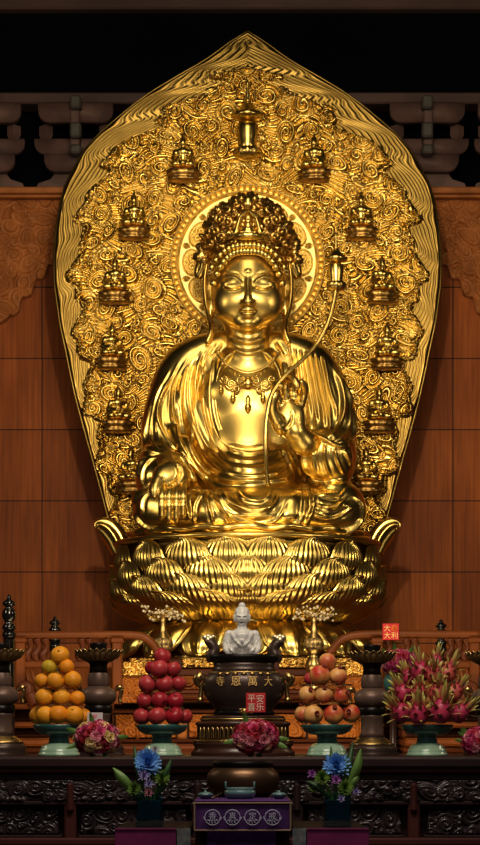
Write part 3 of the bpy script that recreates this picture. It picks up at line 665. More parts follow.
    fo(t2, A2, (311, 487), (313, 508), (304, 527)); fo(t1, A1, (310, 503), (332, 508), (349, 496)); fo(t1, A1, (309, 514), (335, 518), (356, 504)); fo(t2, A2, (322, 527), (345, 531), (361, 520), (362, 504), (352, 494)); fo(t1, A1, (318, 494), (336, 498), (346, 490))
    fo(t2, .03, (132, 506), (137, 494), (150, 487), (158, 486)); fo(t1, A1, (142, 516), (142, 502), (148, 493), (158, 490)); fo(t2, .032, (132, 512), (144, 526), (168, 531), (190, 527)); fo(t2, .03, (190, 530), (248, 532), (310, 531), (350, 529), (367, 515))
    V = folds(V, F, L, .35)
    mk('robe', (V, F), GOLD, t)
    # hem cloth under the legs
    n = 220; th = np.linspace(-.15 * PI, 1.15 * PI, n); Vh = []
    for j, (r, z) in enumerate(((1.10, 2.125), (1.17, 2.105), (1.20, 2.08), (1.19, 2.055), (1.14, 2.045))):
        rr = r + (.012 * np.sin(th * 26) + .014 * np.sin(th * 11 + 1)) * (j > 0)
        Vh.append(np.stack([rr * np.cos(th), -.12 - rr * .77 * np.sin(th), ZC + z + .01 * np.sin(th * 17) + 0 * th], 1))
    mk('robe_hem', (np.concatenate(Vh), gridF(5, n, True)), GOLD, t)
    # ---- hair, crown, beads, ribbons
    cp = mk('crown_cap', None or (lambda: crown_field())(), GOLDC, t)
    def cpt(px, py): return np.array([0, 0, 0])
    bs = ball((0, 0, 0), .037, 12, 8); bead = None
    rows = []
    hyb = hy
    def headpt(px, py, off=0.0):
        c = Q(248, 272, hyb); p = Q(px, py, hyb); dx, dz = (p[0] - c[0]) / .40, (p[2] - c[2]) / .52
        q = max(0.0, 1 - dx * dx - dz * dz * .55); return np.array([p[0], hyb - .40 * math.sqrt(q) - off, p[2]])
    for k in range(21):
        a = -1 + k / 10; x = 248 + a * 34; y = 261.5 + 27 * abs(a) ** 3.2; rows.append((x, y, .03))
    for k in range(18):
        a = -1 + k * 2 / 17; x = 248 + a * 35.5; y = 255.5 + 17 * abs(a) ** 3.0; rows.append((x, y, .035))
    for x, y, of in rows:
        p = headpt(x, y, of) - WLOC[t.name]
        if bead is None: bead = mk('bead', bs, GOLD, None, origin=(0, 0, 0)); bead.parent = t; bead.location = p
        else: o = inst(bead, t); o.location = p
    crown_ornaments(t, cp, headpt)
    for sx in (-1, 1):   # ribbons hanging beside the ears, then over the shoulders
        P = [Q(248 + sx * a, b, c) for a, b, c in ((41, 262, -.1), (43.5, 283, -.08), (42, 305, -.1), (38, 322, -.16), (37, 334, -.22), (41, 344, -.24))]
        mk('crown_ribbon', tube(P, [.03, .045, .05, .05, .06, .05], 10, 6, flat=.5), GOLD, t)
        P = [Q(248 + sx * a, b, c) for a, b, c in ((44, 256, -.05), (48, 266, -.03), (49.5, 276, -.02), (46, 270, -.06), (44.5, 262, -.1))]
        mk('ribbon_bow', tube(P, [.03, .05, .045, .04, .03], 8, 5), GOLD, t)
    # ---- necklace
    nk = mk('necklace', tube([Q(216, 352, -.36), Q(224, 362, -.42), Q(236, 370, -.455), Q(248, 373, -.465), Q(260, 370, -.455), Q(272, 362, -.42), Q(280, 352, -.36)], .013, 8, 8), GOLD, t)
    bs2 = ball((0, 0, 0), .02, 10, 7); b2 = None
    def chest(px, py):
        x = (px - 248) / 100; base = -.375 - .05 * math.exp(-((abs(x) - .2) / .16) ** 2) * (py > 375) - .0; return Q(px, py, base + .25 * x * x - .035 - (.0 if py > 370 else .0))
    spots = []
    for k in range(15):
        a = -1 + k / 7; spots.append(chest(248 + a * 30, 374 - 26 * a * a + 4))
    for p in spots:
        if b2 is None: b2 = mk('necklace_bead', bs2, GOLD, None, origin=(0, 0, 0)); b2.parent = nk; b2.location = p - WLOC[nk.name]
        else: o = inst(b2, nk); o.location = p - WLOC[nk.name]
    def curl(px, py, r, ch, turns=1.4):
        a = np.linspace(0, turns * 2 * PI, 22); rr = r * (1 - .75 * a / a[-1]); return tube([chest(px + ch * x, py + y) for x, y in zip(rr * np.cos(a), rr * np.sin(a))], .012, 6, 1)
    for sx in (-1, 1):
        for px, py, r in ((8, 381, 6), (17, 384, 5.5), (24, 379, 4.5), (12, 389, 4)): mk('necklace_scroll', curl(248 + sx * px, py, r, sx), GOLD, nk)
        for px, y0, y1 in ((27, 384, 394), (15, 391, 402)):
            s_ = S(-.42); p = chest(248 + sx * px, y0); mk('pendant', lathe(p + np.array([0, -.01, 0]), [(.004, -(y1 - y0) / s_), (.024, -(y1 - y0 - 2) / s_), (.03, -(y1 - y0 - 4.5) / s_), (.012, -.035), (.02, -.02), (.008, 0)], 12), GOLD, nk)
    p = chest(248, 395); mk('pendant', lathe(p, [(.004, -.17), (.03, -.14), (.036, -.11), (.014, -.07), (.028, -.04), (.01, 0)], 12), GOLD, nk)
    mk('medallion', ball(chest(248, 383) + np.array([0, -.01, 0]), (.055, .03, .05), 16, 10), GOLD, nk)
    # ---- lotus stem held in the raised hand
    st = mk('lotus_stem', tube([Q(268, 486, -.93), Q(266, 462, -1.0), Q(265.5, 440, -1.03), Q(267, 415, -1.03), Q(272, 394, -1.02), Q(284, 377, -.98), Q(300, 362, -.9), Q(316, 345, -.82), Q(327, 325, -.78), Q(333, 305, -.76), Q(336, 289, -.75)], .021, 10, 6), GOLD, t)
    return t
GOLDC = mat('crown_gold', (.60, .39, .11), (.76, .52, .17), 5, .34, 1)
def crown_field():
    f = Field((-.56, -.62, ZC + 4.7), (.56, .5, ZC + 5.65), .012); hy = -.12
    f.ell(Q(248, 241, hy + .02), (.435, .42, .24), .05); f.ell(Q(248, 231, hy + .02), (.41, .36, .28), .06); f.ell(Q(248, 219, hy + .0), (.25, .25, .21), .06)
    f.cone(Q(204, 258, hy + .08), Q(206, 238, hy + .06), .07, .05, .05); f.cone(Q(292, 258, hy + .08), Q(290, 238, hy + .06), .07, .05, .05)
    V, F = f.mesh(); N = vnormals(V, F); px, py = proj(V)
    rd, dm = spiral_relief(px, py, lambda x, y: True, [5.5, 4, 3], [160, 500, 700], (195, 301, 196, 268), 3.0, 21)
    return V + N * (.03 * rd + .05 * dm - .02)[:, None] * np.clip((.3 - N[:, 1]) / .4, 0, 1)[:, None], F
def crown_ornaments(t, cp, headpt):
    hy = -.12
    def surf(px, py): # front of the crown dome
        p = Q(px, py, hy); c = Q(248, 238, hy); q = max(.04, 1 - ((p[0] - c[0]) / .47) ** 2 - ((p[2] - c[2]) / .42) ** 2); return np.array([p[0], hy + .02 - .42 * math.sqrt(q), p[2]])
    r_ = np.random.default_rng(9)
    def curl(px, py, r, ch, rad, ph):
        a = np.linspace(0, 1.55 * 2 * PI, 24); rr = r * (1 - .8 * a / a[-1]); P = []
        for k, (x, y) in enumerate(zip(rr * np.cos(a + ph), rr * np.sin(a + ph))): P.append(surf(px + ch * x, py + y) + np.array([0, -.05 - .06 * k / 24, 0]))
        return tube(P, np.linspace(rad * .6, rad * 1.25, len(P)), 8, 1)
    spots = [(12, 213, 6), (20, 220, 6), (26, 230, 6.5), (33, 240, 6), (19, 233, 5.5), (27, 247, 5.5), (38, 251, 5), (14, 224, 4.5), (7, 208, 4), (33, 227, 4.5), (19, 246, 5), (30, 219, 4.5), (41, 243, 4)]
    for px, py, r in spots:
        ph = r_.uniform(0, 6.28)
        for sx in (-1, 1): mk('crown_scroll', curl(248 + sx * px, py, r, sx, .02, ph), GOLDC, t)
    # small seated figure at the front of the crown
    s0 = surf(248, 246) + np.array([0, -.03, 0])
    f = Field(s0 + np.array([-.18, -.16, -.08]), s0 + np.array([.18, .1, .27]), .008)
    g = lambda x, y, z: s0 + np.array([x, y, z])
    f.ell(g(0, -.02, .02), (.10, .06, .035), .02); f.ell(g(0, 0, .08), (.055, .045, .07), .02); f.ell(g(0, -.01, .165), (.034, .035, .042), .012); f.cone(g(0, 0, .2), g(0, 0, .225), .024, .012, .01)
    for sx in (-1, 1): f.chain([g(sx * .055, 0, .115), g(sx * .08, -.02, .06), g(sx * .015, -.06, .05)], [.022, .02, .016], .012)
    fg = mk('crown_figure', f.mesh(), GOLD, t)
    mk('lotus_seat', lathe(g(0, -.02, -.06), [(.05, 0), (.13, .02), (.15, .055), (.10, .07)], 40, sy=.6, wob=lambda th, j: .15 * np.abs(np.sin(th * 8)) if j in (1, 2) else 0), GOLD, fg)
    for sx in (-1, 1): mk('crown_flame', tube([surf(248 + sx * 20, 247) + np.array([0, -.08, 0]), surf(248 + sx * 13, 246) + np.array([0, -.1, 0]), surf(248 + sx * 10, 238) + np.array([0, -.09, 0]), surf(248 + sx * 7, 229) + np.array([0, -.08, 0]), surf(248, 222) + np.array([0, -.08, 0])], [.014, .024, .024, .022, .012], 8, 5), GOLD, t)
    mk('crown_jewel', ball(surf(248, 213) + np.array([0, -.08, 0]), (.05, .04, .07), 14, 10), GOLD, t)
# ------------------------------------------------------------------ wooden pedestal behind the altar
def X_(px, Y): return (px - CX) / S(Y)
def Z_(py, Y): return ZC + (HZ - py) / S(Y)
def bar(x0, x1, y0, y1, Yf, d, bev=.012):
    """box whose front face (depth Yf) covers these rows and columns, d deep behind it"""
    return box(((X_(x0, Yf) + X_(x1, Yf)) / 2, Yf + d / 2, (Z_(y0, Yf) + Z_(y1, Yf)) / 2), (abs(X_(x1, Yf) - X_(x0, Yf)), d, abs(Z_(y0, Yf) - Z_(y1, Yf))), bev)
def relief_panel(x0, x1, y0, y1, Y, amp=.03, n=(90, 50), sp=4.0, seed=1, radii=(7, 5, 3.6)):
    X = np.linspace(x0, x1, n[0]); T = np.linspace(y0, y1, n[1]); PX, PY = np.meshgrid(X, T, indexing='ij')
    rd, dm = spiral_relief(PX.ravel(), PY.ravel(), lambda x, y: True, radii, (150, 400, 600), (x0, x1, y0, y1), sp, seed)
    H = (amp * (.5 * rd + .9 * dm)).reshape(n); H[0] = H[-1] = 0; H[:, 0] = H[:, -1] = 0; s = S(Y)
    return np.stack([(PX - CX) / s, Y - H, ZC + (HZ - PY) / s], -1).reshape(-1, 3), gridF(n[0], n[1], False)
GILT = mat('gilded_carving', (.62, .40, .12), (.80, .56, .20), 8, .36, 1)
def pedestal():
    t = thing('wooden_pedestal', (0, -.6, 0), 'stepped red-brown wooden pedestal with carved panels carrying the golden lotus throne', 'pedestal')
    # plinth directly under the throne
    mk('upper_slab', bar(112, 383, 669, 676, -1.75, 2.6), PEDW, t, smooth=False)
    mk('upper_core', bar(128, 367, 659, 670, -1.55, 2.3), PEDW, t, smooth=False)
    for i, (a, b) in enumerate(((182, 216), (279, 313), (130, 160), (335, 365))):
        mk('gilded_plaque', relief_panel(a, b, 658, 668, -1.58, .05, (60, 24), 3.4, 30 + i, (5, 3.5, 2.6)), GILT, t)
    mk('carved_frieze', relief_panel(118, 377, 676, 690, -1.9, .05, (260, 26), 3.6, 41, (6, 4.5, 3)), PEDC, t)
    mk('frieze_core', bar(118, 377, 676, 690, -1.86, 2.5, 0), PEDW, t, smooth=False)
    mk('waist_moulding', join(bar(110, 385, 690, 694, -2.2, 2.8, .01), bar(106, 389, 694, 699, -2.24, 2.8, .02), bar(112, 383, 699, 702, -2.12, 2.6)), PEDW, t, smooth=False)
    mk('recessed_core', bar(114, 381, 702, 742, -1.85, 2.6, 0), mat('pedestal_recess', (.045, .016, .008), None, rough=.6), t, smooth=False)
    mk('lower_slab', bar(108, 387, 709, 713, -2.0, 2.6, .015), PEDW, t, smooth=False)
    for i, (a, b) in enumerate(((116, 136), (139, 176), (189, 245), (250, 306), (319, 356), (359, 379))):
        mk('carved_panel', relief_panel(a, b, 714, 738, -1.93, .05, (70, 44), 4.4, 50 + i, (8, 6, 4)), PEDC, t)
    for x in (137.5, 182, 247.5, 313, 357.5): mk('panel_post', bar(x - 5 if x in (182, 313) else x - 1.5, x + 5 if x in (182, 313) else x + 1.5, 713, 740, -1.98, .3), PEDC, t, smooth=False)
    mk('foot_moulding', join(bar(106, 389, 739, 744, -2.05, 2.7, .02), bar(100, 395, 744, 751, -2.15, 2.8, .02)), PEDW, t, smooth=False)
    mk('pedestal_base', box((0, -.75, (Z_(751, -2.2)) / 2), (2.7, 2.8, Z_(751, -2.2)), .02), PEDW, t, smooth=False)
pedestal()
# low terrace with stepped mouldings on both sides of the pedestal
def terrace(x0, x1, label):
    t = thing('stepped_terrace', Q((x0 + x1) / 2, 745, -1.5) * np.array([1, 1, 0]), label, 'wooden step')
    lo, hi = X_(x0, -2), X_(x1, -2); c = (lo + hi) / 2; w = hi - lo
    for nm, y0, y1, Yf, d, m in (('terrace_deck', 704, 709, -2.52, 2.8, RAILW), ('terrace_recess', 709, 722, -2.3, 2.5, PEDW), ('terrace_step', 722, 728, -2.57, 2.8, RAILW), ('terrace_recess', 728, 738, -2.42, 2.6, PEDW), ('terrace_step', 738, 746, -2.72, 2.9, RAILW), ('terrace_recess', 746, 752, -2.6, 2.7, PEDW)):
        z0, z1 = Z_(y1, Yf), Z_(y0, Yf); mk(nm, box((c, Yf + d / 2, (z0 + z1) / 2), (w, d, z1 - z0), .02), m, t, smooth=False)
    z = Z_(752, -2.4); mk('terrace_base', box((c, -1.1, z / 2), (w, 2.6, z), .02), PEDW, t, smooth=False)
terrace(-60, 96, 'stepped brown wooden terrace left of the carved pedestal, behind the oranges'); terrace(399, 555, 'stepped brown wooden terrace right of the carved pedestal, behind the dragon fruit')
# ------------------------------------------------------------------ railings
BLK = mat('black_lacquer', (.006, .005, .006), None, rough=.18, coat=.6)
def railing(sx, label):
    Y = -2.4; s = S(Y); m_ = lambda x: CX + sx * (CX - x)          # mirror columns for the right-hand one
    g = (lambda x: x) if sx < 0 else (lambda x: 495 - x)
    t = thing('wooden_railing', Q(g(70), 705, Y), label, 'railing')
    P = [Q(g(x), y, Y) for x, y in ((12, 635.5), (60, 635), (110, 635), (136, 635.5), (147, 639), (155, 647), (159, 656))]
    if sx > 0: P = [Q(x, y, Y) for x, y in ((480, 635), (440, 634.5), (400, 634), (366, 634.5), (348, 637), (338, 643), (329, 654))]
    mk('top_rail', tube(P, [.036] * 7, 14, 8), RAILW, t)
    for x in (20, 117): mk('post', bar(g(x) - 5, g(x) + 5, 639, 704, Y - .06, .12), RAILW, t, smooth=False); mk('post_cap', bar(g(x) - 6.5, g(x) + 6.5, 637.5, 643, Y - .075, .15), RAILW, t, smooth=False)
    lo, hi = sorted((g(22), g(117)))
    mk('middle_rail', bar(lo, hi, 661, 668, Y - .03, .07), RAILW, t, smooth=False); mk('lower_rail', bar(lo, hi, 694, 703, Y - .05, .10), RAILW, t, smooth=False)
    src = None
    for x in (29, 37, 45, 81, 89, 107):
        P = [Q(g(x), 661, Y), Q(g(x) - 2, 655, Y), Q(g(x) + 2, 648, Y), Q(g(x), 639, Y)]
        mk('baluster', tube(P, [.026, .038, .026, .038], 8, 5), PEDW, t)
    for x in (27, 33): mk('spindle', tube([Q(g(x) + 5, 694, Y), Q(g(x) - 2, 668, Y)], .018, 8, 1), RAILW, t)
    a = np.linspace(0, 4.2, 16); P = [Q(g(36 - 1.0 * k), 703 - k * 1.4, Y - .13) for k in range(8)] + [Q(g(25 + 5 * math.cos(q + .4)), 690 - 5 * math.sin(q + .4), Y - .13) for q in a[::3]]
    mk('scroll_bracket', tube(P, np.linspace(.075, .03, len(P)), 8, 3), PEDW, t)
    mk('carved_inset', relief_panel(min(g(122), g(150)), max(g(122), g(150)), 662, 676, Y + .05, .05, (50, 30), 3.6, 71, (5, 4, 3)), GILT, t)
    mk('carved_lower_inset', relief_panel(min(g(122), g(150)), max(g(122), g(150)), 677, 703, Y + .06, .05, (50, 40), 3.8, 72, (6, 4.5, 3)), PEDC, t)
railing(-1, 'brown wooden railing with a curved end, behind the oranges and left of the throne'); railing(1, 'brown wooden railing with a curved end, behind the dragon fruit and right of the throne')
def finial(px, Y, y0, y1, k, label):
    h = y1 - y0; z = lambda f: y1 - f * h
    t = thing('finial_post', Q(px, 704, Y), label, 'post', 'black finial posts')
    mk('finial', lathe_px(px, Y, [(5 * k, z(0)), (6.2 * k, z(.06)), (5.2 * k, z(.14)), (3.4 * k, z(.2)), (4.4 * k, z(.26)), (6 * k, z(.36)), (6 * k, z(.5)), (4.6 * k, z(.58)), (3.0 * k, z(.63)), (5.4 * k, z(.70)), (5.6 * k, z(.76)), (3.4 * k, z(.83)), (1.8 * k, z(.87)), (2.0 * k, z(.93)), (.2 * k, z(1))], 28), BLK, t)
    mk('shaft', lathe_px(px, Y, [(5 * k, 706.5 if Y > -2.4 else 745 + 1.6 * S(Y)), (5 * k, y1 + .0)], 20), BLK, t)
    mk('collar', lathe_px(px, Y, [(5.2 * k, y1 + 8), (5.9 * k, y1 + 6), (5.9 * k, y1 + 4), (5.2 * k, y1 + 2)], 24), BLK, t)
finial(55, -1.7, 616, 642, 1, 'black turned finial post just behind the left railing')
finial(441, -1.7, 619, 645, 1, 'black turned finial post just behind the right railing')
finial(9, -2.85, 594, 630, 1.15, 'tall black ringed finial post at the left edge of the picture')
# ------------------------------------------------------------------ altar table
TT = Z_(757, -9.2)
CARV = mat('dark_carved_wood', (.020, .013, .017), (.042, .026, .028), 6, .35, 0, coat=.3)
def altar():
    t = thing('altar_table', (0, -7.2, 0), 'long dark red lacquered altar table carrying the fruit offerings and bouquets', 'table')
    mk('table_top', box((0, -7.2, TT - .03), (5.2, 4.0, .06), .012), TABW, t, smooth=False)
    mk('edge_moulding', bar(-240, 735, 765, 773, -9.18, 3.6, .01), TABE, t, smooth=False)
    mk('frieze_board', bar(-230, 725, 773, 780, -9.15, .1, .005), TABW, t, smooth=False)
    mk('carved_apron', relief_panel(-60, 555, 780, 801, -9.13, .035, (420, 40), 4.2, 81, (8, 6, 4)), CARV, t)
    mk('apron_back', bar(-230, 725, 778, 803, -9.11, .05, 0), TABW, t, smooth=False)
    mk('middle_rail', bar(-230, 725, 801, 805, -9.16, .08, .005), TABW, t, smooth=False)
    mk('back_board', bar(-230, 725, 803, 925, -9.06, .05, 0), TABW, t, smooth=False)
    for a, b in ((-28, 62), (78, 190), (305, 404), (424, 520)):
        mk('carved_panel', relief_panel(a + 3, b - 3, 809, 834, -9.09, .03, (120, 40), 4.6, 90 + int(abs(a)), (9, 6, 4)), CARV, t)
        mk('panel_frame', join(bar(a, b, 806, 808.5, -9.13, .06, .004), bar(a, b, 835, 838, -9.13, .06, .004)), TABW, t, smooth=False)
    for x in (-36, 70, 198, 297, 414, 530): mk('panel_post', join(bar(x - 6, x + 6, 799, 925, -9.16, .12, .01), bar(x - 3.5, x + 3.5, 783, 812, -9.19, .05, .012)), TABE if x in (70, 414) else TABW, t, smooth=False)
    mk('lower_rail', bar(-230, 725, 838, 846, -9.18, .2, .01), TABE, t, smooth=False)
    zb = Z_(925, -9.1)
    for x in (-2.4, 2.4):
        for y in (-9.0, -5.4): mk('leg', box((x, y, TT / 2 - .03), (.14, .14, TT - .06), .02), TABW, t, smooth=False)
    mk('plinth', box((0, -8.9, zb / 2 + .0), (5.0, .16, zb + .02), .02), TABW, t, smooth=False)
altar()
# ------------------------------------------------------------------ celadon fruit stands and fruit
CELD = mat('dark_teal_celadon', (.05, .16, .15), (.08, .22, .20), 6, .18, coat=.7)
CELL = mat('pale_celadon', (.30, .46, .34), (.40, .56, .42), 9, .2, coat=.7)
CLEAR = mat('clear_acrylic', (.85, .80, .75), None, rough=.05, trans=1, ior=1.3)
YF = -8.3
def stand(px, label, tiers):
    c = Q(px, 757, YF); c[2] = TT
    t = thing('fruit_stand', c, label, 'fruit stand', 'celadon fruit stands'); s = S(YF); z = lambda y: Z_(y, YF) - TT
    mk('base', lathe(c, [(21 / s, 0), (21.2 / s, z(754)), (20 / s, z(753)), (19.2 / s, z(751.5)), (19.4 / s, z(749)), (17.5 / s, z(748.4)), (17.6 / s, z(746)), (15.5 / s, z(745.4)), (13.5 / s, z(743.5)), (9 / s, z(743))], 48), CELL, t)
    mk('stem', lathe(c, [(11 / s, z(744)), (10.2 / s, z(741)), (9.8 / s, z(737)), (11 / s, z(733.5)), (12 / s, z(732.5))], 40), CELD, t)
    mk('dish', lathe(c, [(11 / s, z(735)), (17 / s, z(734.4)), (23 / s, z(731.2)), (26.2 / s, z(726.2)), (26.3 / s, z(724.8)), (25.6 / s, z(724.6)), (22 / s, z(727)), (12 / s, z(728)), (.5 / s, z(728))], 56), CELD, t)
    return t
def tier_disc(px, y, r, label):
    s = S(YF); c = Q(px, y, YF); o = mk('tier_disc', lathe(c, [(r / s, 0), ((r + .4) / s, .003), (r / s, .006)], 48), CLEAR, origin=c)
    tag(o, label, 'clear disc', 'clear discs between fruit layers')
ORD = ['leftmost', 'second from left', 'third from left', 'fourth from left', 'fifth from left']
def rowlab(n): return {1: ['only'], 2: ['left', 'right'], 3: ['left', 'middle', 'right'], 4: ['leftmost', 'second from left', 'third from left', 'rightmost'], 5: ['leftmost', 'second from left', 'middle', 'fourth from left', 'rightmost']}[n]
ORM = [mat('orange_peel', (.72, .26, .012), (.85, .34, .02), 7, .42, bump=.35, bscale=90, spec=.4), mat('orange_peel_amber', (.75, .31, .018), (.86, .40, .03), 7, .42, bump=.35, bscale=90, spec=.4)]
LEM = mat('yellow_green_peel', (.50, .36, .02), (.66, .44, .035), 8, .42, bump=.35, bscale=90, spec=.4)
STEMM = mat('dry_stem', (.10, .09, .03), None, rough=.7)
def orange_shape(V):
    z = V[:, 2]; V = V.copy(); V[:, 2] = z * .95 - .08 * np.exp(-((1 - z) / .03) ** 1) * (z > .8); return V
def fruit_rows(rows, r_px, kind, mk_fruit, group, pile):
    for rn, items in rows:
        labs = rowlab(len(items))
        for (x, y, *ex), lb in zip(items, labs):
            dy = ex[0] if ex else 0; rr = 1.1 * (ex[1] if len(ex) > 1 else r_px)
            nm = f'{kind} in the {rn} layer of {pile}, {lb}' if lb != 'only' else f'{kind} topping {pile}'
            mk_fruit(Q(x, y, YF + dy), rr / S(YF + dy), nm, group)
stand(59, 'teal celadon footed stand under the pile of oranges', 0)
stand(162, 'teal celadon footed stand under the pile of dark red apples', 0)
stand(327, 'teal celadon footed stand under the pile of pomegranates', 0)
stand(427, 'teal celadon footed stand under the heap of dragon fruit', 0)
def add_orange(p, r, label, group, m=None):
    i = int(rng.integers(0, 2)); o = mk('orange', ball((0, 0, 0), r, 28, 18, orange_shape), m or ORM[i], origin=(0, 0, 0)); o.location = p; o.rotation_euler = (rng.uniform(-1.2, .2), rng.uniform(-.6, .6), rng.uniform(0, 6))
    tag(o, label, 'orange', group); WLOC[o.name] = np.zeros(3)
    mk('stem_button', lathe((0, 0, r * .85), [(.09 * r, 0), (.11 * r, .04 * r), (.05 * r, .07 * r)], 10), STEMM, o)
def add_lemon(p, r, label, group): add_orange(p, r, 'greenish yellow orange left of an orange in the fourth layer of the orange pile', group, LEM)
fruit_rows([('bottom', [(38.5, 715.5, .05, 8.6), (45.5, 715.5, -.10, 8.8), (58, 714.5, -.12), (74, 715.5, -.11, 9.0), (83.5, 716.5, .03, 7.6)]), ('second', [(44.5, 697.5, -.05, 8.8), (61.5, 697.5, -.07, 8.6), (77, 698.5, -.05, 7.6)]), ('third', [(42, 680.5, -.02, 7.0), (55.5, 681, -.06, 8.4), (72.5, 680, -.05, 8.6)])], 9.0, 'orange', add_orange, 'stacked oranges', 'the orange pile')
add_orange(Q(66.5, 667, YF - .04), 8.2 / S(YF), 'orange right of a greenish yellow one in the fourth layer of the orange pile', 'stacked oranges'); add_lemon(Q(49.5, 667, YF - .03), 8.0 / S(YF), '', 'stacked oranges')
add_orange(Q(60, 655.5, YF - .03), 9.6 / S(YF), 'orange topping the orange pile', 'stacked oranges')
RED = [mat('red_apple_skin', (.34, .014, .03), (.44, .03, .05), 5, .32, spec=.5), mat('crimson_apple_skin', (.40, .03, .04), (.50, .06, .07), 4, .34, spec=.5)]
def apple_shape(V):
    V = V.copy(); z = V[:, 2]; r = np.hypot(V[:, 0], V[:, 1]); V[:, 2] = z * .93 - .26 * np.exp(-(r / .3) ** 2) * np.sign(z) * (np.abs(z) > .5); k = 1 + .05 * z; V[:, 0] *= k; V[:, 1] *= k; return V
def add_apple(p, r, label, group):
    o = mk('apple', ball((0, 0, 0), r, 28, 20, apple_shape), RED[int(rng.integers(0, 2))], origin=(0, 0, 0)); o.location = p; o.rotation_euler = (rng.uniform(-1.0, .6), rng.uniform(-.7, .7), rng.uniform(0, 6)); tag(o, label, 'apple', group); WLOC[o.name] = np.zeros(3)
    mk('stalk', tube([(0, 0, r * .62), (r * .06, 0, r * .85), (r * .12, 0, r * 1.0)], r * .05, 6, 3), STEMM, o)
fruit_rows([('bottom', [(142, 716.5, -.06, 8.2), (157, 716, -.12, 8.8), (174.5, 716, -.10, 8.8), (184.5, 716.5, .0, 7.6)]), ('second', [(145, 700.5, -.06, 7.8), (160, 700, -.10, 8.2), (175, 700.5, -.07, 8.2)]), ('third', [(147.5, 684.5, -.06, 8.6), (164.5, 684, -.10, 8.2), (178, 683, -.04, 7.8)]), ('fourth', [(152.5, 668, .02, 7.2), (159.5, 669, -.10, 8.6), (173, 669, -.06, 7.6)])], 8.4, 'dark red apple', add_apple, 'stacked red apples', 'the apple pile')
add_apple(Q(162.5, 656.5, YF - .04), 8.8 / S(YF), 'dark red apple topping the apple pile', 'stacked red apples')
POM = [mat('pomegranate_rind', (.55, .05, .035), (.72, .36, .11), 9, .38, lo=.40, hi=.62), mat('pale_pomegranate_rind', (.74, .42, .15), (.58, .09, .05), 7, .38, lo=.45, hi=.7)]
POMC = mat('pomegranate_crown', (.26, .05, .03), None, rough=.6)
def pom_shape(V):
    V = V.copy(); a = np.arctan2(V[:, 1], V[:, 0]); k = 1 + .025 * np.cos(5 * a) * (1 - np.abs(V[:, 2])); V[:, 0] *= k; V[:, 1] *= k; V[:, 2] *= .94; return V
def add_pom(p, r, label, group, pale=None, out=None):
    o = mk('pomegranate', ball((0, 0, 0), r, 28, 18, pom_shape), POM[1 if pale else 0], origin=(0, 0, 0)); o.location = p
    o.rotation_euler = out if out is not None else (rng.uniform(.4, 1.5), 0, rng.uniform(-.9, .9)); tag(o, label, 'pomegranate', group); WLOC[o.name] = np.zeros(3)
    n = 36; th = np.arange(n) * 2 * PI / n; V = []
    for j, (a, z) in enumerate(((.22, .90), (.20, 1.02), (.24, 1.14), (.18, 1.12), (.12, .94))):
        zz = z + (.09 * np.abs(np.cos(th * 3)) if j in (2, 3) else 0); V.append(np.stack([a * r * np.cos(th), a * r * np.sin(th), zz * r + 0 * th], 1))
    F = [(j * n + i, j * n + (i + 1) % n, (j + 1) * n + (i + 1) % n, (j + 1) * n + i) for j in range(4) for i in range(n)] + [tuple(4 * n + i for i in range(n))]
    mk('calyx_crown', (np.concatenate(V), F), POMC, o)
pp = [('bottom', [(304, 714, -.04, 9, 1), (313.5, 714.5, -.10, 9.4, 1), (334, 714.5, -.12, 9.6, 0), (351, 713.5, -.04, 8.8, 0)], 0), ('second', [(307.5, 694.5, -.07, 8.4, 1), (324, 695, -.10, 8.6, 1), (341, 695.5, -.06, 8.6, 0)], 1), ('third', [(320, 675.5, -.10, 10, 0), (338, 676.5, -.07, 8.6, 1)], 2)]
for rn, its, _ in pp:
    for (x, y, dy, rr, pale), lb in zip(its, rowlab(len(its))):
        add_pom(Q(x, y, YF + dy), 1.06 * rr / S(YF), ('pale ' if pale else 'reddish ') + f'pomegranate in the {rn} layer of the pomegranate pile, {lb} of that layer', 'stacked pomegranates', pale)
add_pom(Q(327.5, 661.5, YF - .05), 8.8 / S(YF), 'pale yellowish pomegranate topping the pomegranate pile', 'stacked pomegranates', 1, (-.3, .3, 0))
add_apple(Q(310, 679, YF + .09), 6.5 / S(YF), 'small dark red apple at the left side of the pomegranate pile', 'stacked pomegranates')
for x, nm, ys in ((61, 'orange', ((706, 22), (689, 21), (673, 16))), (161, 'apple', ((708, 23), (692, 21), (676, 18))), (327, 'pomegranate', ((704, 25), (685.5, 25.5)))):
    for (y, r), w_ in zip(ys, ('lowest', 'second', 'third')): tier_disc(x, y, r, f'clear disc between fruit layers of the {nm} pile, {w_} of its discs')
# ------------------------------------------------------------------ dragon fruit
DF = [mat('dragon_fruit_skin', (.36, .02, .09), (.50, .05, .12), 6, .4, bump=.2, bscale=20), mat('dragon_fruit_rosy_skin', (.46, .05, .09), (.55, .13, .10), 6, .4)]
def scale_mat():
    m = mat('dragon_fruit_scale', (.45, .05, .08), None, rough=.45); nt = m.node_tree; N, L = nt.nodes, nt.links
    tc = N.new('ShaderNodeTexCoord'); sp = N.new('ShaderNodeSeparateXYZ'); L.new(tc.outputs['UV'], sp.inputs[0])
    rp = N.new('ShaderNodeValToRGB'); rp.color_ramp.elements[0].color = (.45, .05, .09, 1); rp.color_ramp.elements[0].position = .15; rp.color_ramp.elements[1].color = (.50, .46, .14, 1); rp.color_ramp.elements[1].position = .75
    e = rp.color_ramp.elements.new(.42); e.color = (.42, .26, .08, 1); L.new(sp.outputs[1], rp.inputs[0]); L.new(rp.outputs[0], N['Principled BSDF'].inputs['Base Color']); return m
DFS = scale_mat()
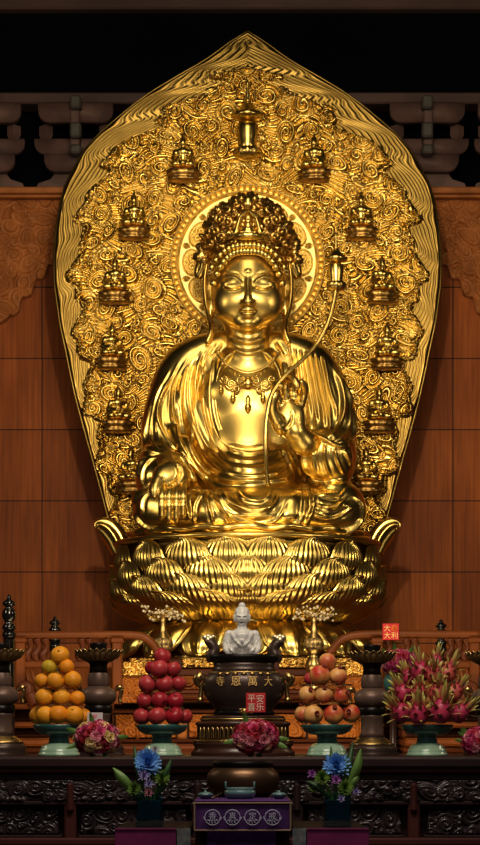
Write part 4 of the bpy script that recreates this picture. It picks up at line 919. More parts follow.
def scale_mesh(L, W, curl):
    nu, nv = 5, 10; u = np.linspace(-1, 1, nu)[:, None]; v = np.linspace(0, 1, nv)[None, :]; w = W * (1 - v) ** .7 * (.75 + .5 * v)
    X = u * w; Z = L * v + 0 * u; Y = -(curl * v ** 2 * L) + .35 * W * u ** 2 * (1 - v)
    return np.stack([X + 0 * v, Y + 0 * u, Z], -1).reshape(-1, 3), gridF(nu, nv)
def dragon(p, r, label, tilt, rosy=0):
    t = thing('dragon_fruit', p, label, 'dragon fruit', 'heaped dragon fruit'); t.rotation_euler = tilt; b = np.array(p)
    def sh(V): V = V.copy(); V[:, 2] *= 1.15; k = 1 - .12 * V[:, 2]; V[:, 0] *= k; V[:, 1] *= k; return V
    mk('flesh', (lambda vf: (vf[0] + b, vf[1]))(ball((0, 0, 0), r, 24, 16, sh)), DF[rosy], t)
    src = []
    for k in range(3):
        V, F = scale_mesh(r * (1.05, 1.35, 1.8)[k], r * (.34, .32, .26)[k], (.55, .28, .12)[k]); o = mk('scale', (V, F), DFS, None, origin=(0, 0, 0))
        uv = o.data.uv_layers.new(name='UVMap'); vi = np.zeros(len(o.data.loops), np.int32); o.data.loops.foreach_get('vertex_index', vi)
        uvs = np.stack([(vi // 10) / 4, (vi % 10) / 9], 1).astype(np.float32); uv.data.foreach_set('uv', uvs.ravel()); src.append(o)
    for ring, (lat, n, k) in enumerate(((-.35, 5, 0), (.25, 6, 0), (.75, 5, 1), (1.15, 5, 2))):
        for i in range(n):
            a = (i + .5 * (ring % 2)) * 2 * PI / n + rng.uniform(-.2, .2); z = math.sin(lat); c = math.cos(lat)
            M = Matrix.Rotation(a, 4, 'Z') @ Matrix.Translation((0, -r * c * .94 * (1 - .12 * z), r * 1.15 * z * .95)) @ Matrix.Rotation(.55 - (lat + .35) * .42 + rng.uniform(-.1, .1), 4, 'X') @ Matrix.Scale(rng.uniform(.85, 1.2), 4)
            o = src[k].copy(); link(o); o.parent = t; o.matrix_local = M
    for o in src: bpy.data.objects.remove(o)
for x, y, dy, r, rx, ry, rosy, lb in ((401, 712, -.06, 9.2, .35, -.75, 0, 'leftmost of the bottom layer, tilted left'), (419, 714, -.16, 9.6, .5, -.1, 0, 'second from left in the bottom layer'), (441, 711, -.16, 11, .3, .15, 0, 'large one third from left in the bottom layer'), (460, 713, -.06, 9.2, .35, .85, 0, 'rightmost of the bottom layer, tilted right'),
                                   (403.5, 693, .0, 8.8, .1, -.55, 0, 'leftmost of the middle layer'), (420, 693, -.05, 7.6, .5, -.1, 1, 'second from left in the middle layer'), (437.5, 693, -.07, 8.6, .45, .05, 1, 'rosy one third from left in the middle layer'), (455, 692, .02, 8.4, .2, .65, 1, 'rightmost of the middle layer'),
                                   (421, 671, .02, 9.2, .1, -.2, 0, 'upper left one of the top layer'), (434, 675, -.02, 8.0, .6, .0, 1, 'middle one of the top layer'), (448, 673, .05, 8.4, .1, .4, 1, 'upper right one of the top layer'), (409, 677, .10, 7.6, 0, -.5, 0, 'far left one behind the top layer'), (436, 663, .14, 7.4, -.1, .15, 0, 'highest one at the back of the top layer')):
    dragon(Q(x, y, YF + dy), r / S(YF), f'pink dragon fruit with yellow-green scales, {lb}', (rx, ry, 0), rosy)
# ------------------------------------------------------------------ text
def text_mesh(body, size, face='-y'):
    """flat lettering standing upright, facing the camera side, centred on the origin (x, z)"""
    c = bpy.data.curves.new('lettering', 'FONT'); c.body = body; c.size = size; c.extrude = .0015; c.align_x = 'CENTER'; c.align_y = 'CENTER'; c.resolution_u = 3
    o = bpy.data.objects.new('lettering', c); link(o); bpy.context.view_layer.update()
    me = bpy.data.meshes.new_from_object(o.evaluated_get(bpy.context.evaluated_depsgraph_get()))
    n = len(me.vertices); V = np.zeros(n * 3, np.float32); me.vertices.foreach_get('co', V); V = V.reshape(-1, 3).astype(float); F = [tuple(p.vertices) for p in me.polygons]
    bpy.data.objects.remove(o); bpy.data.curves.remove(c); bpy.data.meshes.remove(me)
    if len(V): V[:, :2] -= (V[:, :2].max(0) + V[:, :2].min(0)) / 2
    return np.stack([V[:, 0], -V[:, 2], V[:, 1]], 1), F
def put_text(body, size, c, m, parent, name='lettering', bend=None, wide=1.0):
    V, F = text_mesh(body, size); V = V * np.array([wide, 1, 1]) + np.array(c, float)
    if bend: V[:, 1] += bend(V)
    return mk(name, (V, F), m, parent, smooth=False)
BRONZE = mat('dark_bronze', (.055, .034, .028), (.09, .056, .044), 7, .38, .35, coat=.15)
BRONZB = mat('brown_bronze', (.15, .095, .075), (.21, .135, .105), 6, .40, .3)
BRONZK = mat('black_bronze', (.010, .008, .008), (.02, .015, .013), 6, .35, .5)
BRASS = mat('antique_brass', (.46, .31, .12), (.66, .47, .20), 9, .34, 1)
RED = mat('red_sticker', (.50, .022, .030), (.58, .03, .04), 6, .5); REDG = mat('orange_red_seal', (.75, .20, .03), None, rough=.5)
INKG = mat('gold_ink', (.86, .58, .22), None, rough=.45, metal=.3); INKW = mat('pale_ink', (.82, .66, .52), None, rough=.6)
# ------------------------------------------------------------------ bronze altar lamps
YL = -7.55
def lamp_stand(px, dy, label):
    s = S(YL); c = Q(px, 757, YL); c[2] = TT; t = thing('bronze_lamp_stand', c, label, 'lamp stand', 'bronze lamp stands on the altar')
    z = lambda y: Z_(y + dy, YL) - TT
    L = lambda pts, seg=48: lathe(c, [(a / s, z(b)) for a, b in pts], seg)
    mk('foot', L([(27, 757 - dy), (27, 754 - dy), (25, 751 - dy), (26, 749 - dy), (24, 745), (20, 741), (16, 738), (13, 735.5), (12, 734)]), BRONZE, t)
    o = mk('foot_trim', L([(22.3, 743), (21.2, 741.5), (17.5, 739), (15, 736.8), (14.2, 736.2)]), BRASS, t); o.scale = (1.02, 1.02, 1)
    mk('lower_shaft', L([(13, 735), (11.5, 731), (11, 722), (11.5, 716), (13, 712)]), BRONZB, t)
    mk('shaft_collar', L([(13, 713), (14, 711), (14, 706), (11, 703.5)]), BRONZK, t)
    mk('bulb', L([(8, 706.5), (13, 704.5), (17, 701), (18.2, 697.5), (18.2, 694), (16.5, 690.5), (12, 687.6), (10, 686)]), BRONZB, t)
    mk('neck', L([(10, 687), (11, 684), (11, 678), (9.5, 673), (9, 671)]), BRONZB, t)
    mk('upper_shaft', L([(9.5, 673), (8.6, 668), (9, 664), (12, 661)]), BRONZK, t)
    mk('dish', L([(8, 663.5), (14, 661), (18, 657.5), (20.5, 652.5), (20, 651), (17, 652.5), (10, 655), (.5, 655)]), BRONZK, t)
    mk('oil_cup', L([(9, 656), (8.2, 651), (8.4, 646), (9.2, 643.5), (8.6, 643), (7, 645), (.5, 645)]), BRONZK, t)
    src = None; n = 22
    V, F = petal_mesh(3.3 / s, (13.0 / s, -1 / s), (23.0 / s, 10.5 / s), 2.6 / s, 1.2 / s, ribs=1, cup=.012, rim=.003, nu=11, nv=9, ribamp=.001)
    for i in range(n):
        a = i * 2 * PI / n; M = Matrix.Rotation(a, 4, 'Z'); M.translation = Vector((0, 0, z(660.5)))
        if src is None: o = mk('dish_petal', (V, F), BRONZPET, None, origin=(0, 0, 0)); o.parent = t; o.matrix_local = M; src = o
        else: inst(src, t, M)
    G = V.reshape(11, 9, 3); E_ = np.vstack([G[0, 2:], G[1:-1, -1], G[-1, 2:][::-1]])
    gilt = mk('gilt_edge', tube(E_, .0042, 5, 1), BRASS, None, origin=(0, 0, 0)); first = True
    for pt in [k for k in t.children if k.name.startswith('dish_petal')]:
        q = gilt if first else gilt.copy(); first = False
        if q is not gilt: link(q)
        q.parent = pt
    for sx in (-1, 1):
        P = [c + np.array([sx * a / s, 0, z(b)]) for a, b in ((16, 690), (20, 688.5), (22.5, 690), (22.5, 694), (21, 698), (22, 703))]
        mk('handle', tube(P, [.010, .014, .015, .012, .010, .012], 8, 5), BRASS, t)
        mk('handle_knob', ball(c + np.array([sx * 21 / s, 0, z(687.5)]), (.026, .02, .018), 10, 7), BRASS, t)
    return t
BRONZPET = mat('gilt_edged_bronze', (.10, .07, .04), (.55, .38, .16), 22, .35, .6, lo=.40, hi=.58)
lamp_stand(98.5, 0, 'dark bronze petal-dish lamp stand between the oranges and the apples'); lamp_stand(372, 2, 'dark bronze petal-dish lamp stand between the pomegranates and the dragon fruit')
lamp_stand(1, 0, 'dark bronze lamp stand cut off by the left edge of the picture'); lamp_stand(489, 2, 'dark bronze lamp stand cut off by the right edge of the picture')
# ------------------------------------------------------------------ censer on its stand
YC = -7.75
def censer_stand():
    s = S(YC); c = Q(243, 757, YC); c[2] = TT; z = lambda y: Z_(y, YC) - TT
    t = thing('censer_stand', c, 'dark wooden stepped stand with a row of gilt arches under the bronze censer', 'stand'); q = math.cos(PI / 12); e = .6
    L = lambda pts, seg=64: lathe(c, [(a / s, z(b)) for a, b in pts], seg, sy=e)
    D = PEDD
    mk('stand_base', L([(52, 757), (52, 752), (50, 750), (48, 747), (50, 745), (50, 742)]), D, t)
    mk('lower_bead_band', L([(49, 743), (50.5, 742), (50.5, 740.5), (49, 739.5)], 160), BRASS, t)
    mk('arcade_wall', L([(46, 740), (46, 726), (47.5, 725), (47.5, 722.5), (43, 721)]), D, t)
    mk('upper_bead_band', lathe(c, [(41.5 / s, z(721)), (43 / s, z(720)), (43 / s, z(718.8)), (41.5 / s, z(718))], 150, sy=e), BRASS, t)
    mk('stand_top', L([(42, 718.4), (41, 716), (36, 715.2), (.5, 715.2)]), D, t)
    src = None
    for i in range(21):
        a = -1.25 + i * .125; P = []
        for dx, y in ((-2, 739), (-2.1, 733), (-1.5, 729.5), (0, 727.8), (1.5, 729.5), (2.1, 733), (2, 739)): P.append((dx / s, -46.6 / s, z(y)))
        M = Matrix.Diagonal((1, e, 1, 1)) @ Matrix.Rotation(a, 4, 'Z')
        if src is None: o = mk('gilt_arch', tube(P, .0055, 6, 4), BRASS, None, origin=(0, 0, 0)); o.parent = t; o.matrix_local = M; src = o
        else: inst(src, t, M)
PEDD = mat('dark_stand_wood', (.05, .02, .012), (.08, .03, .018), 4, .35, coat=.3)
censer_stand()
def censer():
    s = S(YC); c = Q(244, 715.2, YC); t = thing('bronze_censer', c, 'dark brown bronze censer with gilt characters and flared handles, in the middle of the altar', 'censer')
    z = lambda y: Z_(y, YC) - c[2]; e = .8
    L = lambda pts, seg=64: lathe(c, [(a / s, z(b)) for a, b in pts], seg, sy=e)
    body = [(28, 712.5), (29, 709), (31, 706), (35.5, 701), (39.5, 695), (41.3, 689), (41.5, 683), (40, 677.5), (36.5, 673.5), (32, 671)]
    mk('belly', L(body), BRONZE, t)
    mk('neck', L([(33, 672), (31, 669), (30, 666), (31, 662.5)]), BRONZE, t)
    mk('rim', L([(30, 663), (33, 661.8), (35, 659), (35, 656), (34, 655), (31, 656), (29, 660), (.5, 660)]), BRONZK, t)
    mk('foot_ring', L([(30.5, 715.2), (31, 712.5), (29, 710.5), (27, 711)]), BRONZK, t)
    mk('shoulder_band', L([(35.6, 673.3), (35.0, 672.3), (32.6, 671.6), (32.2, 671.8)], 120), BRASS, t).scale = (1.012, 1.012, 1.0)
    for i in range(7):
        a = (i - 3) * .22; p = c + np.array([38.3 / s * math.sin(a), -38.3 / s * e * math.cos(a), z(674.6)]); mk('band_boss', ball(p, (.020, .012, .010), 10, 6), BRASS, t)
    for sx in (-1, 1):
        P = [c + np.array([sx * a / s, 0, z(b)]) for a, b in ((31, 662), (31.5, 656), (29.5, 650), (31.5, 645), (35.5, 641.5), (38, 639.5))]
        mk('ear_handle', tube(P, [.035, .04, .034, .032, .028, .018], 12, 6, flat=1.0), BRONZE, t)
        for k, (a, b, r) in enumerate(((36, 640, .026), (33.5, 638.2, .022), (31, 637, .018), (38.8, 637.6, .022), (35.8, 636.6, .02))): mk('cloud_boss', ball(c + np.array([sx * a / s, -.01, z(b)]), (r, r * .9, r * .8), 10, 7), BRASSL, t)
        P = [c + np.array([sx * a / s, -.03, z(b)]) for a, b in ((40.5, 680), (43.5, 676.5), (46.5, 679), (45.6, 683.5), (42.8, 686), (43, 692), (43.6, 699))]
        mk('side_handle', tube(P, [.016, .026, .027, .022, .015, .013, .015], 10, 6), BRASS, t)
        mk('side_ring', ball(c + np.array([sx * 43.6 / s, -.03, z(700)]), (.022, .022, .02), 10, 7), BRASS, t)
    R = 41 / s
    for ch, x in zip('寺恩萬大', (220.5, 236, 252.5, 268)):
        X = X_(x, YC - .2) ; a = math.asin(max(-.95, min(.95, (X - c[0]) / R))); p = np.array([c[0] + R * math.sin(a) * 1.012, c[1] - R * e * math.cos(a) * 1.0 - .006, Z_(681, YC - .18)])
        V, F = text_mesh(ch, 10.5 / s); ct, sn = math.cos(a), math.sin(a)
        V = np.stack([V[:, 0] * ct - V[:, 1] * sn, V[:, 0] * sn * .8 + V[:, 1] * ct + V[:, 2] * .12, V[:, 2]], 1) + p
        mk('character', (V, F), INKG, t, smooth=False)
    # gilt maker plaque low on the belly
    mk('foot_ornament', relief_panel(239, 253, 708.5, 714, YC - .24, .02, (30, 14), 2.6, 5, (3, 2)), BRASS, t)
    return t
BRASSL = mat('pale_brass', (.85, .74, .50), None, rough=.35, metal=.8)
censer()
def square_sign(px0, px1, py0, py1, Y, rows_, label, ink, seal=None, tilt=0):
    s = S(Y); cx, cy = (px0 + px1) / 2, (py0 + py1) / 2; c = Q(cx, cy, Y); w = (px1 - px0) / s
    t = thing('red_sign', Q(cx, py1, Y), label, 'sign'); b = mk('sign_card', box(c, (w, .008, w), .002), RED, t, smooth=False)
    for j, row in enumerate(rows_):
        for i, ch in enumerate(row):
            p = c + np.array([(i - .5) * w * .44, -.006, (.5 - j) * w * .44])
            if ch == '*':
                o = mk('round_seal', lathe((0, 0, 0), [(w * .19, -.001), (w * .19, .001)], 28), REDG, None, origin=(0, 0, 0)); o.parent = t; o.rotation_euler = (PI / 2, 0, 0); o.location = Vector(p) - Vector(WLOC[t.name])
                put_text('吉', w * .24, p + np.array([0, -.003, 0]), RED, t, 'character')
            else: put_text(ch, w * .44, p, ink, t, 'character')
    return t
square_sign(246, 265.5, 693, 712.5, YC - .30, ('平安', '喜乐'), 'small red square card with four pale characters leaning on the censer', INKW)
square_sign(382.5, 399, 623.5, 640, -2.52, ('大*', '大利'), 'red square card with gold characters hung on the right railing', INKG)
# ------------------------------------------------------------------ white figurine on a tall stand behind the censer
PORC = mat('white_porcelain', (.70, .69, .70), (.78, .77, .76), 6, .3, coat=.3)
def figurine():
    Y = -6.7; s = S(Y); c = Q(242, 672, Y)
    sd = thing('figurine_stand', np.array([c[0], Y, TT]), 'slim dark wooden stand behind the censer, under the white figurine', 'stand')
    h = c[2] - TT
    mk('stand_column', lathe((c[0], Y, TT), [(.13, 0), (.13, .03), (.09, .06), (.08, h * .5), (.10, h - .05)], 32), PEDD, sd); mk('stand_top', lathe((c[0], Y, TT), [(.10, h - .055), (.155, h - .04), (.16, h - .01), (.15, h)], 40), PEDD, sd)
    t = thing('white_figurine', c, 'white porcelain seated Buddha figurine with folded hands, behind the bronze censer', 'figurine')
    f = Field(c + np.array([-.19, -.18, -.01]), c + np.array([.19, .13, .5]), .0036); q = lambda px, py, y=0: Q(px, py, Y) + np.array([0, y, 0])
    f.ell(q(242, 666), (.155, .115, .045), .03); f.ell(q(229, 666, -.04), (.06, .07, .04), .02); f.ell(q(255, 666, -.04), (.06, .07, .04), .02)
    f.ell(q(242, 651), (.072, .055, .12), .02); f.ell(q(242, 635.5), (.098, .052, .045), .025); f.cone(q(242, 634), q(242, 625), .036, .032, .02)
    f.ell(q(242, 616.5, -.004), (.046, .050, .062), .01); f.ell(q(242, 620, -.01), (.042, .042, .035), .01); f.ell(q(242, 619, -.053), (.007, .01, .014), .01)
    for sx in (-1, 1):
        f.chain([q(242 + sx * 12.8, 634.5), q(242 + sx * 15.2, 645, -.005), q(242 + sx * 13, 652, -.05), q(242 + sx * 3, 645.5, -.10)], [.030, .027, .024, .017], .008, n=2)
        f.ell(q(242 + sx * 7.3, 618, .0), (.01, .016, .03), .008); f.ell(q(242 + sx * 2.8, 616.3, -.045), (.013, .01, .006), .006)
        f.chain([q(242 + sx * 3.5, 645, -.1), q(242 + sx * 1.0, 641.5, -.105), q(242 - sx * 2.5, 641, -.102)], [.015, .013, .009], .008)
    f.chain([q(236, 643, -.10), q(238, 639.5, -.102)], [.008, .007], .006)
    V, F = f.mesh(); V = laplace(V, F, 1, .4)
    V = folds(V, F, [([(231, 632), (236, 641), (243, 648)], 1.0, .014), ([(253, 632), (249, 640), (243, 648)], 1.0, .014), ([(227, 640), (231, 650), (240, 655)], 1.0, .008), ([(257, 640), (253, 650), (244, 655)], 1.0, .008), ([(230, 655), (242, 659), (254, 655)], 1.0, .008), ([(238, 622.5), (242, 623.2), (246, 622.5)], .7, -.009), ([(237.5, 616.8), (239.5, 617.4), (241, 617)], .7, -.009), ([(243, 617), (244.5, 617.4), (246.5, 616.8)], .7, -.009)], .3)
    mk('figure', (V, F), PORC, t)
    rr = np.random.default_rng(2)
    def hair(V): 
        V = V.copy(); m = V[:, 2] > -.15; n = np.sin(V[:, 0] * 16) * np.sin(V[:, 1] * 16) * np.sin(V[:, 2] * 16); return V * (1 + .05 * n)[:, None]
    hb = join(ball(q(242, 612.5, .008), (.050, .052, .044), 32, 20, hair), ball(q(242, 605.8, .005), (.024, .024, .024), 20, 12, hair)); mk('hair', hb, PORC, t)
figurine()
# ------------------------------------------------------------------ brass flower vases on the pedestal
PEARL = mat('pearl_white', (.72, .60, .40), None, rough=.3, coat=.4)
def brass_vase(px, label, lab2):
    Y = -2.09; s = S(Y); c = Q(px, 690, -2.2); c[0] = X_(px, Y); c[1] = Y; z = lambda y: Z_(y, Y) - c[2]
    Yz = Y; t = thing('brass_vase', c, label, 'vase', 'brass vases with pearl sprays')
    mk('vase_body', lathe(c, [(a / s, z(b)) for a, b in ((7, 690), (7, 688), (5, 684), (4, 678), (6, 674), (8.8, 668), (9, 664), (6, 658), (4.2, 655), (7.5, 650.5), (9.6, 645.5), (9.6, 641.5), (7.2, 637), (4, 633), (3, 629), (2.7, 622), (3.0, 617.5), (2.2, 617))], 40), BRASS, t)
    mk('engraved_band', lathe(c, [(a / s, z(b)) for a, b in ((8.2, 650), (9.9, 646), (10, 642), (8.6, 638.6))], 60, wob=lambda th, j: .03 * np.sin(th * 12)), BRONZPET, t)
    u = thing('pearl_spray', Q(px, 617, Y), lab2, 'flower spray', 'pearl sprays in the brass vases'); r_ = np.random.default_rng(int(px)); src = None
    for k in range(15):
        a = -1 + 2 * k / 14; e = Q(px + a * 18 + r_.uniform(-1, 1), 612 + r_.uniform(-4.5, 5) + 2 * abs(a), Y) + np.array([0, r_.uniform(-.12, .12), 0])
        P = [Q(px, 618, Y), Q(px + a * 8, 613.5 + r_.uniform(-1, 1), Y), e]; mk('spray_stem', tube(P, .006, 5, 4), BRASS, u)
        for j in range(4):
            p = e + r_.uniform(-.04, .04, 3) * np.array([1, 1, 1])
            if src is None: src = mk('pearl', ball((0, 0, 0), .0135, 8, 6), PEARL, None, origin=(0, 0, 0)); src.parent = u; src.location = p - WLOC[u.name]
            else: o = inst(src, u); o.location = p - WLOC[u.name]; o.scale = (r_.uniform(.7, 1.2),) * 3
brass_vase(163, 'slim brass vase behind the red apples, holding a pearl spray', 'white and gold pearl spray in the brass vase behind the red apples')
brass_vase(314, 'slim brass vase behind the pomegranates, holding a pearl spray', 'white and gold pearl spray in the brass vase behind the pomegranates')
# ------------------------------------------------------------------ bouquets
def bmat(n, a, b): return mat(n, a, b, 30, .55)
BL = [bmat('crimson_petals', (.34, .012, .03), (.48, .03, .06)), bmat('magenta_petals', (.45, .03, .14), (.60, .08, .22)), bmat('pink_petals', (.66, .20, .28), (.75, .34, .40)), bmat('cream_yellow_petals', (.75, .55, .20), (.80, .66, .36)), bmat('dark_red_petals', (.16, .008, .018), (.26, .015, .03)), bmat('peach_petals', (.75, .38, .22), (.80, .48, .34))]
GREEN = mat('leaf_green', (.10, .19, .04), (.16, .28, .07), 9, .45); GREEND = mat('dark_leaf_green', (.03, .08, .025), (.055, .13, .04), 9, .45)
def bloss(r, seed, layers=4):
    """ruffled round blossom opening towards +Z"""
    r_ = np.random.default_rng(seed); V, F, n = [], [], 0
    for l in range(layers):
        k = 1 - l / layers; npet = (7, 6, 5, 3)[min(l, 3)]; 
        for i in range(npet):
            a = i * 2 * PI / npet + l * .5 + r_.uniform(-.15, .15); nu, nv = 7, 5; u = np.linspace(-1, 1, nu)[:, None]; v = np.linspace(0, 1, nv)[None, :]
            R = r * (.25 + .75 * k) * v; tilt = (.15 + .33 * l)
            w = r * .55 * (.35 + .65 * k) * np.sin(PI * np.clip(.15 + .7 * v, 0, 1)); ru = r * .07 * np.sin(u * 7 + i) * v
            x = R * math.cos(tilt) ; z = R * math.sin(tilt) + ru + r * .09 * l - r * .12 * v ** 3 * (1 - l / layers); y = u * w
            P = np.stack([x * math.cos(a) - y * math.sin(a), x * math.sin(a) + y * math.cos(a), z + 0 * u], -1).reshape(-1, 3)
            V.append(P); F += (gridF(nu, nv) + n).tolist(); n += nu * nv
    return np.concatenate(V), F
BP = [bloss(1.0, s_) for s_ in range(3)]
def bouquet(px, py, rx, ry, Y, label, pal, seed, n=46, cut=None):
    s = S(Y); c = Q(px, py, Y); t = thing('flower_bouquet', np.array([c[0], Y, min(c[2] - ry / s, c[2])]), label, 'bouquet'); r_ = np.random.default_rng(seed); b = WLOC[t.name]
    R = rx / s; mk('foliage_ball', ball(c, (R * .80, R * .8, ry / s * .80), 20, 12), GREEND, t)
    meshes = {}; gold = PI * (3 - math.sqrt(5)); k = 0
    for i in range(int(n * 1.75)):
        zz = 1 - 2 * (i + .5) / (n * 1.75); th = i * gold; q = math.sqrt(1 - zz * zz); d = np.array([q * math.cos(th), -abs(q * math.sin(th)) if i % 4 else q * math.sin(th), zz])
        if d[1] > .35 or d[2] < -.75: continue
        m = int(r_.choice(len(pal), p=[w_ for _, w_ in pal])); m = pal[m][0]; v = int(r_.integers(0, 3)); rad = r_.uniform(.24, .36) * R
        key = (m, v)
        M = Matrix.Translation(Vector(c + d * np.array([R, R, ry / s]) * .86 - b)) @ Vector(d).to_track_quat('Z', 'Y').to_matrix().to_4x4() @ Matrix.Rotation(r_.uniform(0, 6), 4, 'Z') @ Matrix.Scale(rad, 4)
        if key not in meshes: o = mk('blossom', BP[v], BL[m], None, origin=(0, 0, 0)); o.parent = t; meshes[key] = o
        else: o = inst(meshes[key], t)
        o.matrix_local = M
    for i in range(7):
        a = r_.uniform(0, 6.28); p = c + np.array([math.cos(a) * R * .95, -.3 * R, math.sin(a) * ry / s * .9 - .0]); V, F = scale_mesh(R * .5, R * .16, .3); M = Matrix.Translation(Vector(p - b)) @ Matrix.Rotation(PI / 2 - a, 4, 'Y'); o = mk('leaf', (V, F), GREEN, None, origin=(0, 0, 0)); o.parent = t; o.matrix_local = M
    return t
bouquet(97, 738.5, 22.5, 17, -8.75, 'round bouquet of magenta, pink and cream carnations with a card, beside the oranges', [(1, .26), (0, .22), (2, .14), (3, .22), (4, .16)], 3)
bouquet(256, 738, 23, 17, -8.9, 'round bouquet of deep red and pink carnations in front of the censer stand', [(0, .42), (1, .2), (4, .16), (2, .16), (5, .06)], 4)
bouquet(478, 742, 17, 14, -8.7, 'pink and white bouquet at the right edge of the altar', [(1, .45), (2, .3), (0, .25)], 5)
b4 = bouquet(399, 663, 18, 13, -6.6, 'pink bouquet in a tall pale vase behind the dragon fruit', [(1, .42), (0, .3), (2, .18), (5, .10)], 6)
def tall_vase():
    Y = -6.6; s = S(Y); c = Q(393, 757, Y); c[2] = TT; z = lambda y: Z_(y, Y) - TT
    t = thing('celadon_vase', c, 'small blue-green vase on a slim stand under the pink bouquet behind the dragon fruit', 'vase'); mk('vase_body', lathe(c, [(a / s, z(b)) for a, b in ((6.5, 692), (8, 691), (9.5, 686), (9.5, 680), (7.5, 675), (8.6, 670), (8, 669.5))], 36), CELD, t); mk('vase_stand', lathe(c, [(a / s, z(b)) for a, b in ((8, 757), (8, 755), (3.5, 751), (3, 700), (5, 696), (8.2, 694), (8.2, 692))], 28), PEDD, t); mk('vase_lip', lathe(c, [(a / s, z(b)) for a, b in ((8.6, 671), (9.6, 670), (9.4, 669), (8.2, 669.2))], 36), CELL, t)
tall_vase()
PAPER = mat('white_card', (.66, .58, .60), None, rough=.7)
def card():
    Y = -8.62; s = S(Y); t = thing('gift_card', Q(95, 722, Y), 'small white card standing in the bouquet beside the oranges', 'card'); mk('card_sheet', box(Q(95, 718, Y), (15.5 / s, .004, 11 / s)), PAPER, t, smooth=False)
    c = Q(95, 716.2, Y) + np.array([0, -.004, 0]); mk('printed_heart', prism([(c[0] + x / s, c[2] + z_ / s) for x, z_ in ((0, -2.4), (2.4, .3), (2.0, 1.7), (.9, 1.9), (0, 1.1), (-.9, 1.9), (-2.0, 1.7), (-2.4, .3))], c[1], c[1] + .002), BL[2], t, smooth=False)
    mk('printed_line', box(Q(95, 720.6, Y) + np.array([0, -.003, 0]), (9 / s, .001, .8 / s)), BL[2], t, smooth=False); mk('card_pick', tube([Q(95, 723, Y), Q(95.5, 735, Y + .03)], .004, 6, 1), STEMM, t)
card()
# ------------------------------------------------------------------ low front bench with the purple cloth
YB = -10.9; BT = Z_(802, YB)
def bench():
    s = S(YB); t = thing('offering_bench', (X_(243, YB), YB + .5, 0), 'dark wooden bench in front of the altar carrying the bowl and purple cloth', 'bench'); cx = X_(242.5, YB)
    w = 104 / s; mk('bench_top', box((cx, YB + .55, BT - .025), (w, 1.1, .05), .01), TABW, t, smooth=False)
    for x in (-1, 1):
        for y in (.08, 1.0): mk('leg', box((cx + x * (w / 2 - .05), YB + y, (BT - .05) / 2), (.06, .06, BT - .05), .01), TABW, t, smooth=False)
    mk('apron', box((cx, YB + .06, BT - .09), (w - .08, .03, .08), .005), TABW, t, smooth=False)
bench()
TABD = mat('black_table_lacquer', (.010, .007, .008), None, rough=.5, spec=.2)
PURP = mat('purple_cloth', (.060, .014, .115), (.085, .022, .15), 30, .75); PURPD = mat('deep_purple_cloth', (.04, .008, .10), (.06, .014, .14), 30, .75); TRIM = mat('tan_trim', (.30, .20, .13), None, rough=.7)
EMB = mat('pale_blue_embroidery', (.50, .52, .66), None, rough=.7); MAG = mat('magenta_cloth', (.16, .010, .085), (.20, .016, .11), 20, .7); RUNN = mat('grey_woven_runner', (.20, .21, .22), (.10, .11, .13), 40, .8)
def cloth():
    s = S(YB - .03); Yc = YB - .03; nx, nz = 60, 14
    def sheet(x0, x1, y0, y1, Y, amp=.004):
        X = np.linspace(x0, x1, nx)[:, None]; T = np.linspace(y0, y1, nz)[None, :]; f = (T - y0) / (y1 - y0)
        V = np.stack([(X - CX) / S(Y) + 0 * T, Y - amp * np.sin(X / 5.3) * f - amp + 0 * T, Z_(T, Y) + 0 * X], -1).reshape(-1, 3); return V, gridF(nx, nz, False)
    t = thing('purple_altar_cloth', Q(242.5, 830, Yc), 'purple embroidered altar cloth with four white medallion characters on the front bench', 'altar cloth')
    V, F = sheet(194.5, 290.5, 803, 830.5, Yc)
    top = box(((X_(194.5, Yc) + X_(290.5, Yc)) / 2, YB + .22, BT + .004), (96 / s, .5, .006), .002); mk('cloth_panel', (V, F), PURP, t); mk('cloth_top', top, PURP, t, smooth=False)
    for a in ((194, 291, 802.4, 803.9), (194, 291, 829.6, 831.2), (193.6, 195.3, 803, 830.5), (289.7, 291.4, 803, 830.5)): mk('cloth_border', bar(*a, Yc - .012, .008, .002), TRIM, t, smooth=False)
    for ch, x in zip('香真定戒', (212.5, 232.5, 252.5, 272.5)):
        c = Q(x, 817.5, Yc - .016); r = 7.6 / s; a = np.linspace(0, 2 * PI, 41)
        em = mk('lotus_medallion', tube([c + np.array([r * math.cos(q), 0, r * math.sin(q)]) for q in a], .0021, 6, 1), EMB, t)
        for k in range(-2, 3):
            q = k * .42; P = [c + np.array([(.15 * r) * k, -.001, -.35 * r]), c + np.array([r * .75 * math.sin(q) - .1 * r, -.001, -.62 * r + .12 * abs(k) * r]), c + np.array([r * .95 * math.sin(q), -.001, -.85 * r + .15 * k * k * r * .9])]; mk('lotus_stitch', tube(P, .002, 5, 4), EMB, em)
        for sx in (-1, 1): mk('side_leaf', tube([c + np.array([sx * r * .85, 0, -.45 * r]), c + np.array([sx * r * 1.10, 0, -.2 * r]), c + np.array([sx * r * 1.16, 0, .1 * r])], .002, 5, 4), EMB, em)
        put_text(ch, 8.2 / s, c + np.array([0, -.002, .22 * r]), EMB, em, 'character')
    V, F = sheet(207, 276, 831, 860, YB + .02, .006); u = mk('bench_skirt', (V, F), PURPD, origin=Q(241, 860, YB + .02)); tag(u, 'deep purple cloth hanging under the embroidered altar cloth', 'cloth')
    for x0, x1, l in ((177, 190.5, 'left'), (292.5, 306, 'right')):
        V, F = sheet(x0, x1, 828, 860, -10.955, .003); u = mk('woven_runner', (V, F), RUNN, origin=Q((x0 + x1) / 2, 860, YB + .03)); tag(u, f'grey woven runner end hanging {l} of the purple skirt', 'runner')
cloth()
